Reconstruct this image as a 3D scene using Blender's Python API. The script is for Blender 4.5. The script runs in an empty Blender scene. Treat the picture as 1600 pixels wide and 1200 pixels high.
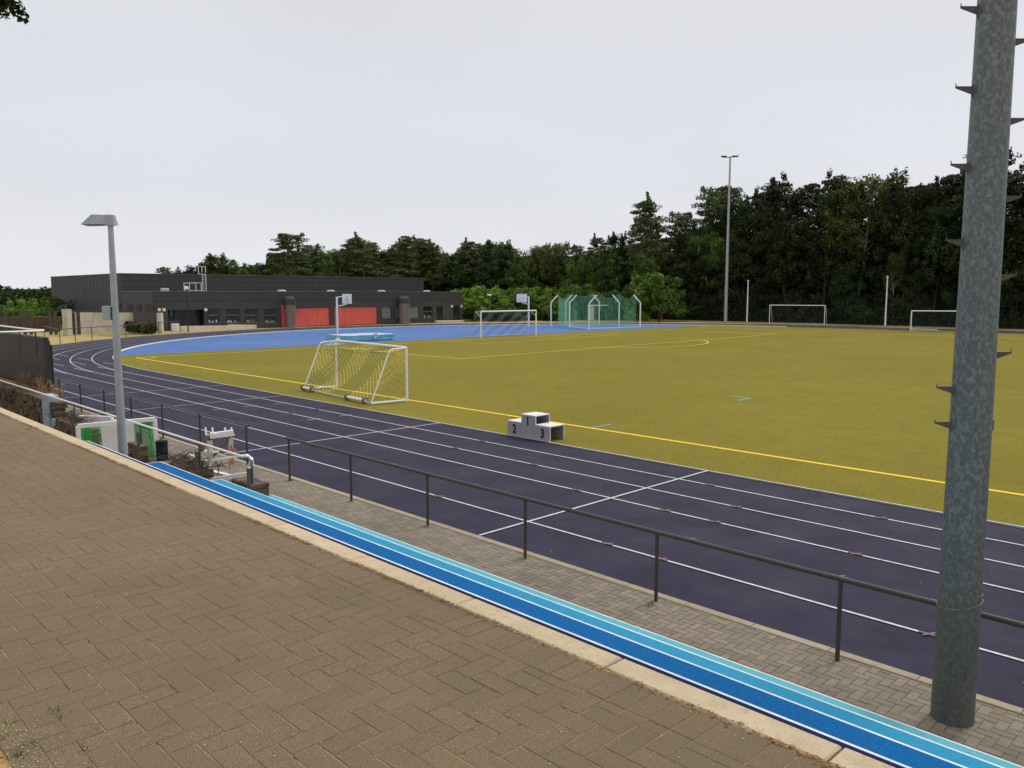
import bpy, bmesh, math, random
from mathutils import Vector, Matrix
R=math.radians; pi=math.pi
random.seed(7)
sc=bpy.context.scene
COL=sc.collection

# ------------------------------------------------------------------ camera
CAM=Vector((0,0,4.2)); PITCH=R(6.335); AZ=R(45.86); FPX=1270.0
cd=bpy.data.cameras.new('camera'); cam=bpy.data.objects.new('camera',cd); COL.objects.link(cam)
cam.location=CAM; cam.rotation_euler=(R(90)-PITCH,0,AZ)
cd.sensor_width=36; cd.lens=36*FPX/1600; cd.clip_end=3000; cd.clip_start=0.05
sc.camera=cam
FW=Vector((-math.sin(AZ),math.cos(AZ))); RT=Vector((math.cos(AZ),math.sin(AZ)))
def ray(px,py):
    x=(px-800)/FPX; d=(py-600)/FPX
    return x, math.cos(PITCH)-d*math.sin(PITCH), -math.sin(PITCH)-d*math.cos(PITCH)
def G(px,py,z=0.0):                       # where the survey sight line meets height z
    x,f,u=ray(px,py); t=(z-CAM.z)/u
    p=FW*f*t+RT*x*t
    return Vector((p.x,p.y,z))
def P(px,py,dist):                        # point at a given forward distance
    x,f,u=ray(px,py); t=dist/f
    p=FW*dist+RT*x*t
    return Vector((p.x,p.y,CAM.z+u*t))
def zat(px,py,p):                         # height of a sight line over ground point p
    x,f,u=ray(px,py); d=Vector((p[0],p[1])).dot(FW)
    return CAM.z+u/f*d

# ------------------------------------------------------------------ light
SUN_EL=R(52); SUN_AZ=Vector((RT*0.75+FW*0.65)).normalized()   # direction towards the sun (ground)
w=bpy.data.worlds.new('World'); sc.world=w; w.use_nodes=True
nt=w.node_tree; nt.nodes.clear(); N=nt.nodes.new; L=nt.links.new
out=N('ShaderNodeOutputWorld'); bg=N('ShaderNodeBackground'); L(bg.outputs[0],out.inputs[0])
sky=N('ShaderNodeTexSky'); sky.sky_type='NISHITA'; sky.sun_disc=False
sky.sun_elevation=SUN_EL; sky.sun_rotation=math.atan2(SUN_AZ.x,SUN_AZ.y)
sky.dust_density=6; sky.air_density=1.2
bg.inputs['Strength'].default_value=0.1
tc=N('ShaderNodeTexCoord'); sep=N('ShaderNodeSeparateXYZ'); L(tc.outputs['Generated'],sep.inputs[0])
ramp=N('ShaderNodeValToRGB'); L(sep.outputs['Z'],ramp.inputs[0])
e=ramp.color_ramp.elements
e[0].position=0.0; e[0].color=(.80,.81,.83,1); e[1].position=1.0; e[1].color=(1.0,.98,.95,1)
for pos,c in ((0.12,(.725,.745,.795,1)),(0.26,(.71,.73,.78,1)),(0.42,(.70,.695,.70,1)),(0.6,(.85,.84,.83,1))):
    q=e.new(pos); q.color=c
nz=N('ShaderNodeTexNoise'); nz.inputs['Scale'].default_value=2.2; nz.inputs['Detail'].default_value=5; nz.inputs['Roughness'].default_value=.5
mp=N('ShaderNodeMapping'); mp.inputs['Scale'].default_value=(1,1,3); L(tc.outputs['Generated'],mp.inputs[0]); L(mp.outputs[0],nz.inputs[0])
mr=N('ShaderNodeMapRange'); mr.inputs[1].default_value=.3; mr.inputs[2].default_value=.7; mr.inputs[3].default_value=.965; mr.inputs[4].default_value=1.03
L(nz.outputs[0],mr.inputs[0])
vm=N('ShaderNodeVectorMath'); vm.operation='SCALE'; L(ramp.outputs[0],vm.inputs[0]); L(mr.outputs[0],vm.inputs['Scale'])
vm2=N('ShaderNodeVectorMath'); vm2.operation='SCALE'; L(vm.outputs[0],vm2.inputs[0]); vm2.inputs['Scale'].default_value=10.6
mx=N('ShaderNodeMix'); mx.data_type='RGBA'; mx.inputs['Factor'].default_value=.95
L(sky.outputs[0],mx.inputs['A']); L(vm2.outputs[0],mx.inputs['B']); L(mx.outputs['Result'],bg.inputs['Color'])
sd=bpy.data.lights.new('sun','SUN'); sd.energy=1.9; sd.angle=R(14); sd.color=(1,.95,.86)
so=bpy.data.objects.new('sun',sd); COL.objects.link(so)
d=Vector((SUN_AZ.x*math.cos(SUN_EL),SUN_AZ.y*math.cos(SUN_EL),math.sin(SUN_EL)))
so.rotation_euler=d.to_track_quat('Z','Y').to_euler(); so.location=(0,0,40)
sc.view_settings.view_transform='Standard'; sc.view_settings.look='None'; sc.view_settings.gamma=1
sc.view_settings.exposure=0.0; sc.view_settings.use_curve_mapping=False
sc.cycles.use_denoising=True
sc.cycles.max_bounces=8; sc.cycles.transparent_max_bounces=24

# ------------------------------------------------------------------ materials
def mat(name,c1,c2=None,scale=5,rough=.7,detail=6,bump=0,bscale=None,metal=0,c3=None,scale3=.5,f3=(.45,.7),spec=.5,island=0,objrand=0,f1=(.35,.65),grime=None):
    m=bpy.data.materials.new(name); m.use_nodes=True; t=m.node_tree; b=t.nodes['Principled BSDF']
    N=t.nodes.new; L=t.links.new
    b.inputs['Roughness'].default_value=rough; b.inputs['Metallic'].default_value=metal
    b.inputs['Specular IOR Level'].default_value=spec
    tc=N('ShaderNodeTexCoord')
    def noise(s,dt=detail):
        n=N('ShaderNodeTexNoise'); n.inputs['Scale'].default_value=s; n.inputs['Detail'].default_value=dt; n.inputs['Roughness'].default_value=.62
        L(tc.outputs['Object'],n.inputs['Vector']); return n
    def mr(src,a,b_,lo=0,hi=1):
        r=N('ShaderNodeMapRange'); L(src,r.inputs[0])
        for i,v in enumerate((a,b_,lo,hi)): r.inputs[i+1].default_value=v
        return r.outputs[0]
    def mix(f,A,B):
        x=N('ShaderNodeMix'); x.data_type='RGBA'
        if hasattr(f,'links'): L(f,x.inputs['Factor'])
        else: x.inputs['Factor'].default_value=f
        for k,v in (('A',A),('B',B)):
            if hasattr(v,'links'): L(v,x.inputs[k])
            else: x.inputs[k].default_value=(*v,1)
        return x.outputs['Result']
    col=c1
    if c2: col=mix(mr(noise(scale).outputs[0],*f1),c1,c2)
    if c3: col=mix(mr(noise(scale3).outputs[0],*f3),col if c2 else c1,c3)
    if island or objrand:
        if island:
            g=N('ShaderNodeNewGeometry'); src=g.outputs['Random Per Island']; amt=island
        else:
            g=N('ShaderNodeObjectInfo'); src=g.outputs['Random']; amt=objrand
        hs=N('ShaderNodeHueSaturation'); L(mr(src,0,1,1-amt,1+amt),hs.inputs['Value'])
        if hasattr(col,'links'): L(col,hs.inputs['Color'])
        else: hs.inputs['Color'].default_value=(*col,1)
        if island and objrand:
            g2=N('ShaderNodeObjectInfo'); L(mr(g2.outputs['Random'],0,1,.5-.035*objrand,.5+.02*objrand),hs.inputs['Hue'])
            h2=N('ShaderNodeHueSaturation'); L(mr(g2.outputs['Random'],0,1,1-objrand*.5,1+objrand*.5),h2.inputs['Value']); L(hs.outputs[0],h2.inputs['Color']); col=h2.outputs[0]
        else: col=hs.outputs[0]
    if hasattr(col,'links'): L(col,b.inputs['Base Color'])
    else: b.inputs['Base Color'].default_value=(*col,1)
    if bump:
        bp=N('ShaderNodeBump'); bp.inputs['Strength'].default_value=bump; bp.inputs['Distance'].default_value=.01
        L(noise(bscale or scale*3).outputs[0],bp.inputs['Height']); L(bp.outputs[0],b.inputs['Normal'])
    return m
def net_mat(name,col,a):
    m=bpy.data.materials.new(name); m.use_nodes=True; t=m.node_tree; b=t.nodes['Principled BSDF']; N=t.nodes.new; L=t.links.new
    b.inputs['Base Color'].default_value=(*col,1); b.inputs['Roughness'].default_value=.8
    tr=N('ShaderNodeBsdfTransparent'); mx=N('ShaderNodeMixShader'); tc=N('ShaderNodeTexCoord'); n=N('ShaderNodeTexNoise')
    n.inputs['Scale'].default_value=1.1; n.inputs['Detail'].default_value=3; L(tc.outputs['Object'],n.inputs[0])
    r=N('ShaderNodeMapRange'); L(n.outputs[0],r.inputs[0])
    for i,v in enumerate((.35,.65,a*.7,min(1,a*1.3))): r.inputs[i+1].default_value=v
    L(r.outputs[0],mx.inputs[0]); L(tr.outputs[0],mx.inputs[1]); L(b.outputs[0],mx.inputs[2])
    L(mx.outputs[0],t.nodes['Material Output'].inputs[0]); return m
M={}
M['track']=mat('track_rubber',(.017,.015,.038),(.026,.023,.052),scale=1.3,rough=.8,bump=.6,bscale=160,c3=(.036,.032,.060),scale3=.8,f3=(.46,.68),spec=.22)
M['line']=mat('line_paint',(.62,.62,.66),(.42,.42,.47),scale=14,rough=.7)
M['orange']=mat('orange_mark',(.30,.17,.10),(.10,.07,.07),scale=14,rough=.8)
M['yellow']=mat('yellow_line',(.85,.58,.02),(.72,.50,.03),scale=9,rough=.85)
M['cyan']=mat('cyan_line',(.10,.42,.42),(.14,.36,.34),scale=20,rough=.85)
M['blue']=mat('blue_rubber',(.045,.120,.34),(.062,.150,.40),scale=.5,rough=.75,bump=.4,bscale=140,c3=(.09,.16,.36),scale3=.13,spec=.25)
M['kerbwhite']=mat('white_kerb',(.78,.78,.78),(.6,.6,.6),scale=3,rough=.5)
M['terr']=mat('terrace_brick',(.325,.247,.160),(.155,.119,.080),scale=190,detail=3,rough=.95,bump=1.,bscale=200,island=.035,spec=.08,c3=(.200,.154,.104),scale3=.9,f3=(.40,.80),f1=(.38,.62))
M['joint']=mat('sandy_joint',(.022,.016,.010),(.42,.25,.085),scale=9,rough=.95,bump=.5,f1=(.38,.46),c3=(.20,.148,.10),scale3=3.2,f3=(.46,.54))
M['pave']=mat('lower_brick',(.235,.198,.158),(.180,.150,.118),scale=40,rough=.9,bump=.6,bscale=120,island=.16,c3=(.15,.13,.105),scale3=.7,f3=(.5,.75))
M['pjoint']=mat('lower_joint',(.13,.105,.075),(.24,.20,.13),scale=6,rough=.95)
M['kerb']=mat('kerb_concrete',(.60,.49,.325),(.50,.40,.26),scale=5,rough=.85,bump=1.,bscale=90,island=.05,c3=(.34,.28,.19),scale3=30,f3=(.56,.74))
M['kerb2']=mat('track_kerb',(.36,.30,.215),(.29,.24,.17),scale=8,rough=.85,bump=.6,bscale=90,island=.1)
M['wallc']=mat('riser_concrete',(.30,.28,.25),(.24,.22,.2),scale=2,rough=.9)
M['s1']=mat('navy_tread',(.009,.011,.06),(.014,.015,.08),scale=180,rough=.9,spec=.1)
def speck(n,a,b,c): return mat(n,a,b,scale=120,rough=.85,spec=.12,bump=.5,bscale=200,f1=(.46,.56),c3=c,scale3=90,f3=(.58,.66))
M['s2']=speck('deep_blue_tread',(.002,.125,.36),(.001,.080,.27),(.006,.20,.46))
M['s3']=speck('sky_blue_tread',(.035,.30,.50),(.018,.20,.40),(.09,.40,.58))
M['s4']=speck('light_cyan_tread',(.13,.43,.52),(.07,.33,.44),(.22,.54,.60))
M['nose']=mat('white_nosing',(.70,.76,.80),(.50,.60,.68),scale=6,rough=.7)
M['rail']=mat('dark_rail_paint',(.042,.038,.036),(.060,.052,.046),scale=12,rough=.5,bump=.1)
M['galv_rail']=mat('grey_steel',(.11,.105,.098),(.085,.08,.075),scale=8,rough=.6,spec=.25)
M['hand']=mat('handrail_steel',(.86,.86,.85),(.78,.78,.77),scale=10,rough=.3,spec=.6)
M['white']=mat('white_paint',(.85,.85,.85),(.76,.76,.76),scale=5,rough=.5)
M['offwhite']=mat('weathered_white',(.62,.61,.58),(.42,.40,.36),scale=7,rough=.65)
M['lampgrey']=mat('lamp_post_grey',(.40,.42,.44),(.34,.36,.38),scale=6,rough=.42,metal=.35)
M['black']=mat('black_paint',(.012,.012,.013),rough=.6)
M['dark']=mat('dark_cladding',(.026,.026,.027),(.033,.033,.034),scale=.6,rough=.65)
M['stone']=mat('dry_stone',(.16,.115,.075),(.07,.05,.035),scale=5,rough=.95,bump=1,bscale=25,island=.4)
M['soil']=mat('dry_soil',(.30,.17,.07),(.17,.10,.05),scale=6,rough=1,bump=1,bscale=20)
M['bluecon']=mat('pale_blue_concrete',(.34,.45,.56),(.28,.38,.48),scale=7,rough=.8)
M['orangeplastic']=mat('orange_strap',(.75,.18,.04),(.6,.14,.03),scale=20,rough=.6)
M['rust']=mat('brown_steel',(.16,.11,.08),(.22,.17,.12),scale=20,rough=.7)
M['bin']=mat('green_black_bin',(.008,.020,.015),(.014,.028,.02),scale=10,rough=.8,spec=.15)
M['podium']=mat('podium_panel',(.33,.33,.37),(.28,.28,.32),scale=6,rough=.6)  # grey carries the shade of the podium front in its colour
M['podtop']=mat('podium_top',(.76,.74,.76),(.66,.64,.66),scale=8,rough=.6)
M['matc']=mat('mat_cover',(.10,.36,.50),(.17,.47,.60),scale=3,rough=.5)
M['mattop']=mat('mat_cover_top',(.38,.50,.60),(.50,.60,.68),scale=2,rough=.5)
M['clad']=mat('anthracite_cladding',(.058,.055,.057),(.067,.064,.066),scale=.4,rough=.6,spec=.35)
M['glass']=mat('window_glass',(.010,.012,.014),(.03,.035,.04),scale=2,rough=.12,spec=.6)
M['blind']=mat('window_blind',(.22,.27,.25),(.18,.22,.21),scale=4,rough=.5)
M['frame']=mat('window_frame',(.16,.16,.165),rough=.5)
M['bronze']=mat('bronze_cylinder',(.17,.145,.125),(.20,.17,.15),scale=3,rough=.45,metal=.2)
M['concrete']=mat('pale_concrete',(.52,.47,.40),(.42,.38,.32),scale=1.3,rough=.9,c3=(.33,.28,.22),scale3=.5,f3=(.55,.75))
M['lowwhite']=mat('low_wall_plaster',(.66,.60,.50),(.52,.47,.38),scale=1.5,rough=.9)
M['hedge']=mat('ivy_leaf',(.030,.042,.015),(.05,.06,.02),scale=3,rough=.8,island=.4)
def wallred():
    m=mat('red_door_panels',(.70,.055,.035),(.62,.07,.045),scale=2,rough=.55)
    t=m.node_tree; N=t.nodes.new; L=t.links.new; b=t.nodes['Principled BSDF']
    tc=N('ShaderNodeTexCoord'); mp=N('ShaderNodeMapping'); mp.inputs['Scale'].default_value=(1,1.1,.45); mp.inputs['Rotation'].default_value=(R(24),0,0)
    n=N('ShaderNodeTexNoise'); n.inputs['Scale'].default_value=.9; n.inputs['Detail'].default_value=3; n.inputs['Distortion'].default_value=1.5
    wv=N('ShaderNodeTexWave'); wv.inputs['Scale'].default_value=5; wv.inputs['Distortion'].default_value=2; wv.bands_direction='Y'
    L(tc.outputs['Object'],mp.inputs[0]); L(mp.outputs[0],n.inputs[0]); L(mp.outputs[0],wv.inputs[0])
    mm=N('ShaderNodeMath'); mm.operation='MULTIPLY'; L(n.outputs[0],mm.inputs[0]); L(wv.outputs[0],mm.inputs[1])
    r=N('ShaderNodeValToRGB'); L(mm.outputs[0],r.inputs[0]); e=r.color_ramp.elements
    e[0].position=.1; e[0].color=(.95,.155,.05,1); e[1].position=.7; e[1].color=(.35,.07,.25,1)
    L(r.outputs[0],b.inputs['Base Color']); return m
M['red']=wallred()
def galv():
    m=mat('galvanised_zinc',(.16,.175,.18),(.28,.30,.31),scale=9,rough=.5,metal=.25)
    t=m.node_tree; N=t.nodes.new; L=t.links.new; b=t.nodes['Principled BSDF']; old=b.inputs['Base Color'].links[0].from_socket
    tc=N('ShaderNodeTexCoord'); mp=N('ShaderNodeMapping'); mp.inputs['Scale'].default_value=(1.25,1.25,.85)
    n=N('ShaderNodeTexNoise'); n.inputs['Scale'].default_value=24; n.inputs['Detail'].default_value=5; n.inputs['Roughness'].default_value=.6; n.inputs['Distortion'].default_value=.35
    L(tc.outputs['Object'],mp.inputs[0]); L(mp.outputs[0],n.inputs[0])
    r=N('ShaderNodeValToRGB'); L(n.outputs[0],r.inputs[0]); e=r.color_ramp.elements
    e[0].position=.36; e[0].color=(.098,.112,.112,1); e[1].position=.74; e[1].color=(.22,.245,.25,1); q=e.new(.50); q.color=(.112,.128,.130,1); q=e.new(.55); q.color=(.155,.175,.18,1)
    n2=N('ShaderNodeTexNoise'); n2.inputs['Scale'].default_value=1.6; n2.inputs['Detail'].default_value=4; L(tc.outputs['Object'],n2.inputs[0])
    # greener and darker towards the foot
    s=N('ShaderNodeSeparateXYZ'); L(tc.outputs['Object'],s.inputs[0])
    a=N('ShaderNodeMath'); a.operation='MULTIPLY_ADD'; L(n2.outputs[0],a.inputs[0]); a.inputs[1].default_value=2.2; L(s.outputs['Z'],a.inputs[2])
    mr=N('ShaderNodeMapRange'); L(a.outputs[0],mr.inputs[0]); mr.inputs[1].default_value=1.6; mr.inputs[2].default_value=3.2; mr.inputs[3].default_value=.55; mr.inputs[4].default_value=0
    mx=N('ShaderNodeMix'); mx.data_type='RGBA'; L(mr.outputs[0],mx.inputs['Factor']); L(r.outputs[0],mx.inputs['A']); mx.inputs['B'].default_value=(.075,.10,.085,1)
    L(mx.outputs['Result'],b.inputs['Base Color']); return m
M['galv']=galv()
def turf():
    m=mat('artificial_turf',(.180,.158,.030),(.220,.188,.038),scale=.10,rough=.95,bump=1.0,bscale=55,spec=.03,c3=(.158,.147,.030),scale3=1.1,f3=(.45,.85))
    t=m.node_tree; N=t.nodes.new; L=t.links.new; b=t.nodes['Principled BSDF']; old=b.inputs['Base Color'].links[0].from_socket
    tc=N('ShaderNodeTexCoord'); n=N('ShaderNodeTexNoise'); n.inputs['Scale'].default_value=14; n.inputs['Detail'].default_value=6; n.inputs['Roughness'].default_value=.85
    L(tc.outputs['Object'],n.inputs[0]); mr=N('ShaderNodeMapRange'); L(n.outputs[0],mr.inputs[0])
    for i,v in enumerate((.3,.7,.6,1.4)): mr.inputs[i+1].default_value=v
    v=N('ShaderNodeVectorMath'); v.operation='SCALE'; L(old,v.inputs[0]); L(mr.outputs[0],v.inputs['Scale']); L(v.outputs[0],b.inputs['Base Color'])
    return m
M['turf']=turf()
M['ground']=mat('dry_grass_ground',(.42,.31,.10),(.33,.26,.10),scale=1.5,rough=1,bump=1,bscale=12,c3=(.16,.15,.05),scale3=.12,f3=(.5,.65))
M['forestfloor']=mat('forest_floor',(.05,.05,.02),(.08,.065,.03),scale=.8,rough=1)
def foliage(name,c1,c2,isl=.35,tr=.25):
    m=mat(name,tuple(q*1.35 for q in c1),tuple(q*.75 for q in c2),scale=7,detail=2,rough=.75,island=isl,objrand=.55,spec=.2,f1=(.4,.6))
    t=m.node_tree; N=t.nodes.new; L=t.links.new; b=t.nodes['Principled BSDF']; src=b.inputs['Base Color'].links[0].from_socket
    tb=N('ShaderNodeBsdfTranslucent'); L(src,tb.inputs[0]); mx=N('ShaderNodeMixShader'); mx.inputs[0].default_value=tr
    L(b.outputs[0],mx.inputs[1]); L(tb.outputs[0],mx.inputs[2]); L(mx.outputs[0],t.nodes['Material Output'].inputs[0]); return m
M['leaf']=foliage('broad_leaf',(.098,.160,.030),(.060,.105,.020))
M['leafdark']=foliage('dark_leaf',(.032,.052,.014),(.020,.034,.010),tr=.15)  # dark leaf tone; at the right forest edge it paints in the backlight shade
M['leaflight']=foliage('bright_leaf',(.17,.27,.04),(.105,.185,.03))
M['birch']=foliage('birch_leaf',(.095,.105,.024),(.070,.080,.02))
M['needle']=foliage('pine_needle',(.082,.115,.040),(.105,.120,.042),tr=.15)
M['needledark']=foliage('dark_pine_needle',(.034,.044,.020),(.048,.055,.024),tr=.1)  # darker copy of the needle colour, backlight shade painted in
M['bark']=mat('bark',(.07,.052,.038),(.035,.027,.02),scale=8,rough=.95)
M['pinebark']=mat('pine_bark',(.22,.095,.045),(.13,.065,.035),scale=3,rough=.95)
M['birchbark']=mat('birch_bark',(.42,.40,.35),(.10,.09,.08),scale=4,rough=.9)
M['meshdark']=net_mat('dark_wire_mesh',(.02,.03,.025),.09)
M['cagenet']=net_mat('green_safety_net',(.22,.62,.36),.22)
M['farnet']=net_mat('dark_goal_net',(.02,.04,.07),.22)
M['ynet']=mat('yellow_cord',(.85,.72,.22),rough=.8)
M['gnet']=mat('grey_green_cord',(.14,.20,.10),rough=.8)
M['bnet']=mat('navy_cord',(.03,.06,.16),rough=.8)
M['wnet']=mat('pale_cord',(.50,.54,.60),rough=.8)
M['striped']=mat('olive_cord',(.16,.15,.08),rough=.9); M['farcord']=mat('dark_blue_cord',(.02,.045,.09),rough=.9)
M['greencord']=mat('bright_green_cord',(.03,.42,.10),(.05,.5,.14),scale=6,rough=.7)
M['greennet']=net_mat('bright_green_net',(.02,.40,.10),.72)
M['tyre']=mat('wheel_rubber',(.24,.17,.13),(.17,.12,.09),scale=20,rough=.7)
M['leaflitter']=mat('fallen_leaf',(.28,.11,.05),(.20,.14,.06),scale=3,rough=.9,island=.5)
M['drystalk']=mat('dry_stalk',(.38,.24,.09),(.22,.14,.06),scale=6,rough=.95)
M['lampglass']=mat('lamp_glass',(.45,.45,.44),rough=.2)
M['signwhite']=mat('signal_white',(.8,.8,.8),rough=.5)
M['teal']=mat('teal_sign',(.05,.35,.45),rough=.5)

# ------------------------------------------------------------------ builders
class MB:
    def __init__(s): s.v=[]; s.f=[]
    def face(s,pts):
        n=len(s.v); s.v+= [tuple(p) for p in pts]; s.f.append(tuple(range(n,n+len(pts))))
    def box(s,a,b,ch=0):
        x0,x1=sorted((a[0],b[0])); y0,y1=sorted((a[1],b[1])); z0,z1=sorted((a[2],b[2]))
        s.obox(((x0+x1)/2,(y0+y1)/2,(z0+z1)/2),(x1-x0,y1-y0,z1-z0),None,ch)
    def obox(s,c,size,rot=None,ch=0):
        hx,hy,hz=[q/2 for q in size]; c=Vector(c); n=len(s.v)
        if ch:     # chamfered upper edges
            ring=lambda dx,dy,z:[(-dx,-dy,z),(dx,-dy,z),(dx,dy,z),(-dx,dy,z)]
            vs=ring(hx,hy,-hz)+ring(hx,hy,hz-ch)+ring(hx-ch,hy-ch,hz)
            fs=[(3,2,1,0),(8,9,10,11)]
            for k in (0,4):
                for i in range(4): fs.append((k+i,k+(i+1)%4,k+4+(i+1)%4,k+4+i))
        else:
            vs=[(x,y,z) for z in (-hz,hz) for x,y in ((-hx,-hy),(hx,-hy),(hx,hy),(-hx,hy))]
            fs=[(3,2,1,0),(4,5,6,7)]+[(i,(i+1)%4,4+(i+1)%4,4+i) for i in range(4)]
        for q in vs:
            q=Vector(q)
            if rot is not None: q=rot@q
            s.v.append(tuple(q+c))
        s.f+=[tuple(n+i for i in f) for f in fs]
    def bar(s,a,b,wd,ht=None):
        a=Vector(a); b=Vector(b); d=b-a; l=d.length
        if l<1e-6: return
        q=d.to_track_quat('X','Z').to_matrix()
        s.obox((a+b)/2,(l,wd,ht or wd),q)
    def tube(s,pts,r,n=8,cap=True):
        pts=[Vector(p) for p in pts]; rs=r if isinstance(r,(list,tuple)) else [r]*len(pts)
        base=len(s.v); up=None
        for i,p in enumerate(pts):
            if i==0: t=pts[1]-p
            elif i==len(pts)-1: t=p-pts[i-1]
            else: t=(pts[i+1]-p).normalized()+(p-pts[i-1]).normalized()
            if t.length<1e-9: t=Vector((0,0,1))
            t.normalize()
            if up is None:
                up=Vector((0,0,1)) if abs(t.z)<.9 else Vector((1,0,0))
            sd=t.cross(up); 
            if sd.length<1e-4: sd=t.cross(Vector((1,.3,0)))
            sd.normalize(); u2=sd.cross(t)
            up=u2
            for k in range(n):
                a=2*pi*k/n; s.v.append(tuple(p+(sd*math.cos(a)+u2*math.sin(a))*rs[i]))
        for i in range(len(pts)-1):
            for k in range(n):
                a=base+i*n+k; b=base+i*n+(k+1)%n
                s.f.append((a,b,b+n,a+n))
        if cap:
            s.f.append(tuple(base+k for k in reversed(range(n)))); e=base+(len(pts)-1)*n
            s.f.append(tuple(e+k for k in range(n)))
    def build(s,name,m,parent=None,smooth=False,loc=None):
        me=bpy.data.meshes.new(name); me.from_pydata(s.v,[],s.f); me.update()
        if smooth:
            me.shade_smooth()
            try: me.set_sharp_from_angle(angle=R(40))
            except Exception: pass
        ms=m if isinstance(m,(list,tuple)) else [m]
        for q in ms: me.materials.append(q)
        o=bpy.data.objects.new(name,me); COL.objects.link(o)
        if parent: o.parent=parent
        if loc is not None: o.location=loc
        return o
    def local(s,org):        # shift into the frame of a thing's base
        o=Vector(org); s.v=[(a-o.x,b-o.y,c-o.z) for a,b,c in s.v]; return s
def tag(o,label,cat,group=None):
    o['label']=label; o['category']=cat
    if group: o['group']=group
    return o
def thing(name,label,cat,loc=(0,0,0),group=None,rz=0):
    o=bpy.data.objects.new(name,None); COL.objects.link(o); o.location=loc; o.rotation_euler=(0,0,rz); o.empty_display_size=.3
    return tag(o,label,cat,group)
def struct(name,mb,m,smooth=False):
    o=mb.build(name,m,smooth=smooth) if isinstance(mb,MB) else mb
    o['kind']='structure'; return o
def part(name,mb,m,root,smooth=False,parent=None):
    mb.local(root.location); return mb.build(name,m,parent or root,smooth)
def text_mesh(s,size,name,m,parent,M4,depth=.004):
    cu=bpy.data.curves.new(name,'FONT'); cu.body=s; cu.size=size; cu.extrude=depth; cu.align_x='CENTER'; cu.offset=.014
    to=bpy.data.objects.new('t',cu); COL.objects.link(to); dg=bpy.context.evaluated_depsgraph_get()
    me=bpy.data.meshes.new_from_object(to.evaluated_get(dg)); bpy.data.objects.remove(to)
    me.materials.clear(); me.materials.append(m); me.transform(M4)
    o=bpy.data.objects.new(name,me); COL.objects.link(o); o.parent=parent; return o

# ------------------------------------------------------------------ ground, track, field
CX,CY,RX,RY=-45.3,57.0,39.2,40.4
YI=16.6; YF=97.4; YO=9.2; LANE=(YI-YO)/6; XR=45.0
def curve(off,n=96,z=0):        # left bend, from the near straight round to the far straight
    out=[]
    for i in range(n+1):
        a=-pi/2-pi*i/n
        out.append((CX+(RX+off)*math.cos(a),CY+(RY+off)*math.sin(a),z))
    return out
b=MB(); b.face([(-1500,-1500,-.06),(1500,-1500,-.06),(1500,1500,-.06),(-1500,1500,-.06)])
struct('ground',b,M['ground'])
b=MB(); b.face([(-100,111.8,-.03),(200,116,-.03),(200,600,-.03),(-100,600,-.03)]); b.face([(-700,-100,-.03),(-107,-100,-.03),(-107,600,-.03),(-700,600,-.03)])
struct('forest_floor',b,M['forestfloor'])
b=MB()
oc=curve(7.4); oc=[p for p in oc]
b.face([(XR,YO,0)]+oc+[(XR,YF+8,0)])                     # whole stadium oval
b.face([(-45.5,YO,-.002),(-80,YO,-.002),(-80,YI,-.002),(-45.5,YI,-.002)])
o=struct('running_track',b,M['track'])
# blue D zone and turf sheets
XB=-58.2; XB2=-60.2
ic=curve(0,160,.006)
def bx(y): return XB+(XB2-XB)*(y-19.5)/(88-19.5)
dz=[p for p in ic if p[0]<bx(p[1])]
b=MB(); y0=dz[0][1]; y1=dz[-1][1]
b.face(list(reversed([(bx(y0),y0,.006)]+dz+[(bx(y1),y1,.006)])))
struct('blue_zone',b,M['blue'])
tf=[p for p in ic if p[0]>=bx(p[1])]
near=[p for p in tf if p[1]<50]; far=[p for p in tf if p[1]>50]
b=MB(); b.face([(XR,YI,.007)]+near+[(bx(y0),y0,.007),(bx(y1),y1,.007)]+far+[(XR,YF,.007)])
struct('artificial_turf',b,M['turf'])
def strip(mb,pts,wd,z):
    pts=[Vector((p[0],p[1])) for p in pts]; L_=[];R_=[]
    for i,p in enumerate(pts):
        t=(pts[min(i+1,len(pts)-1)]-pts[max(i-1,0)]).normalized(); n=Vector((-t.y,t.x))*wd/2
        L_.append(p+n); R_.append(p-n)
    for i in range(len(pts)-1):
        mb.face([(*R_[i],z),(*R_[i+1],z),(*L_[i+1],z),(*L_[i],z)])
b=MB()
for k in range(0,7):
    off=k*LANE
    if k==0: strip(b,[(XR,YI+.03)]+[(p[0],p[1]+.0) for p in curve(0,120) if p[0]>bx(p[1])-1 and p[1]<40],.05,.012); continue
    if k==6: continue
    strip(b,[(XR,YI-off,0)]+curve(off,120)+[(XR,YF+off,0)],.05,.012)
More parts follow.
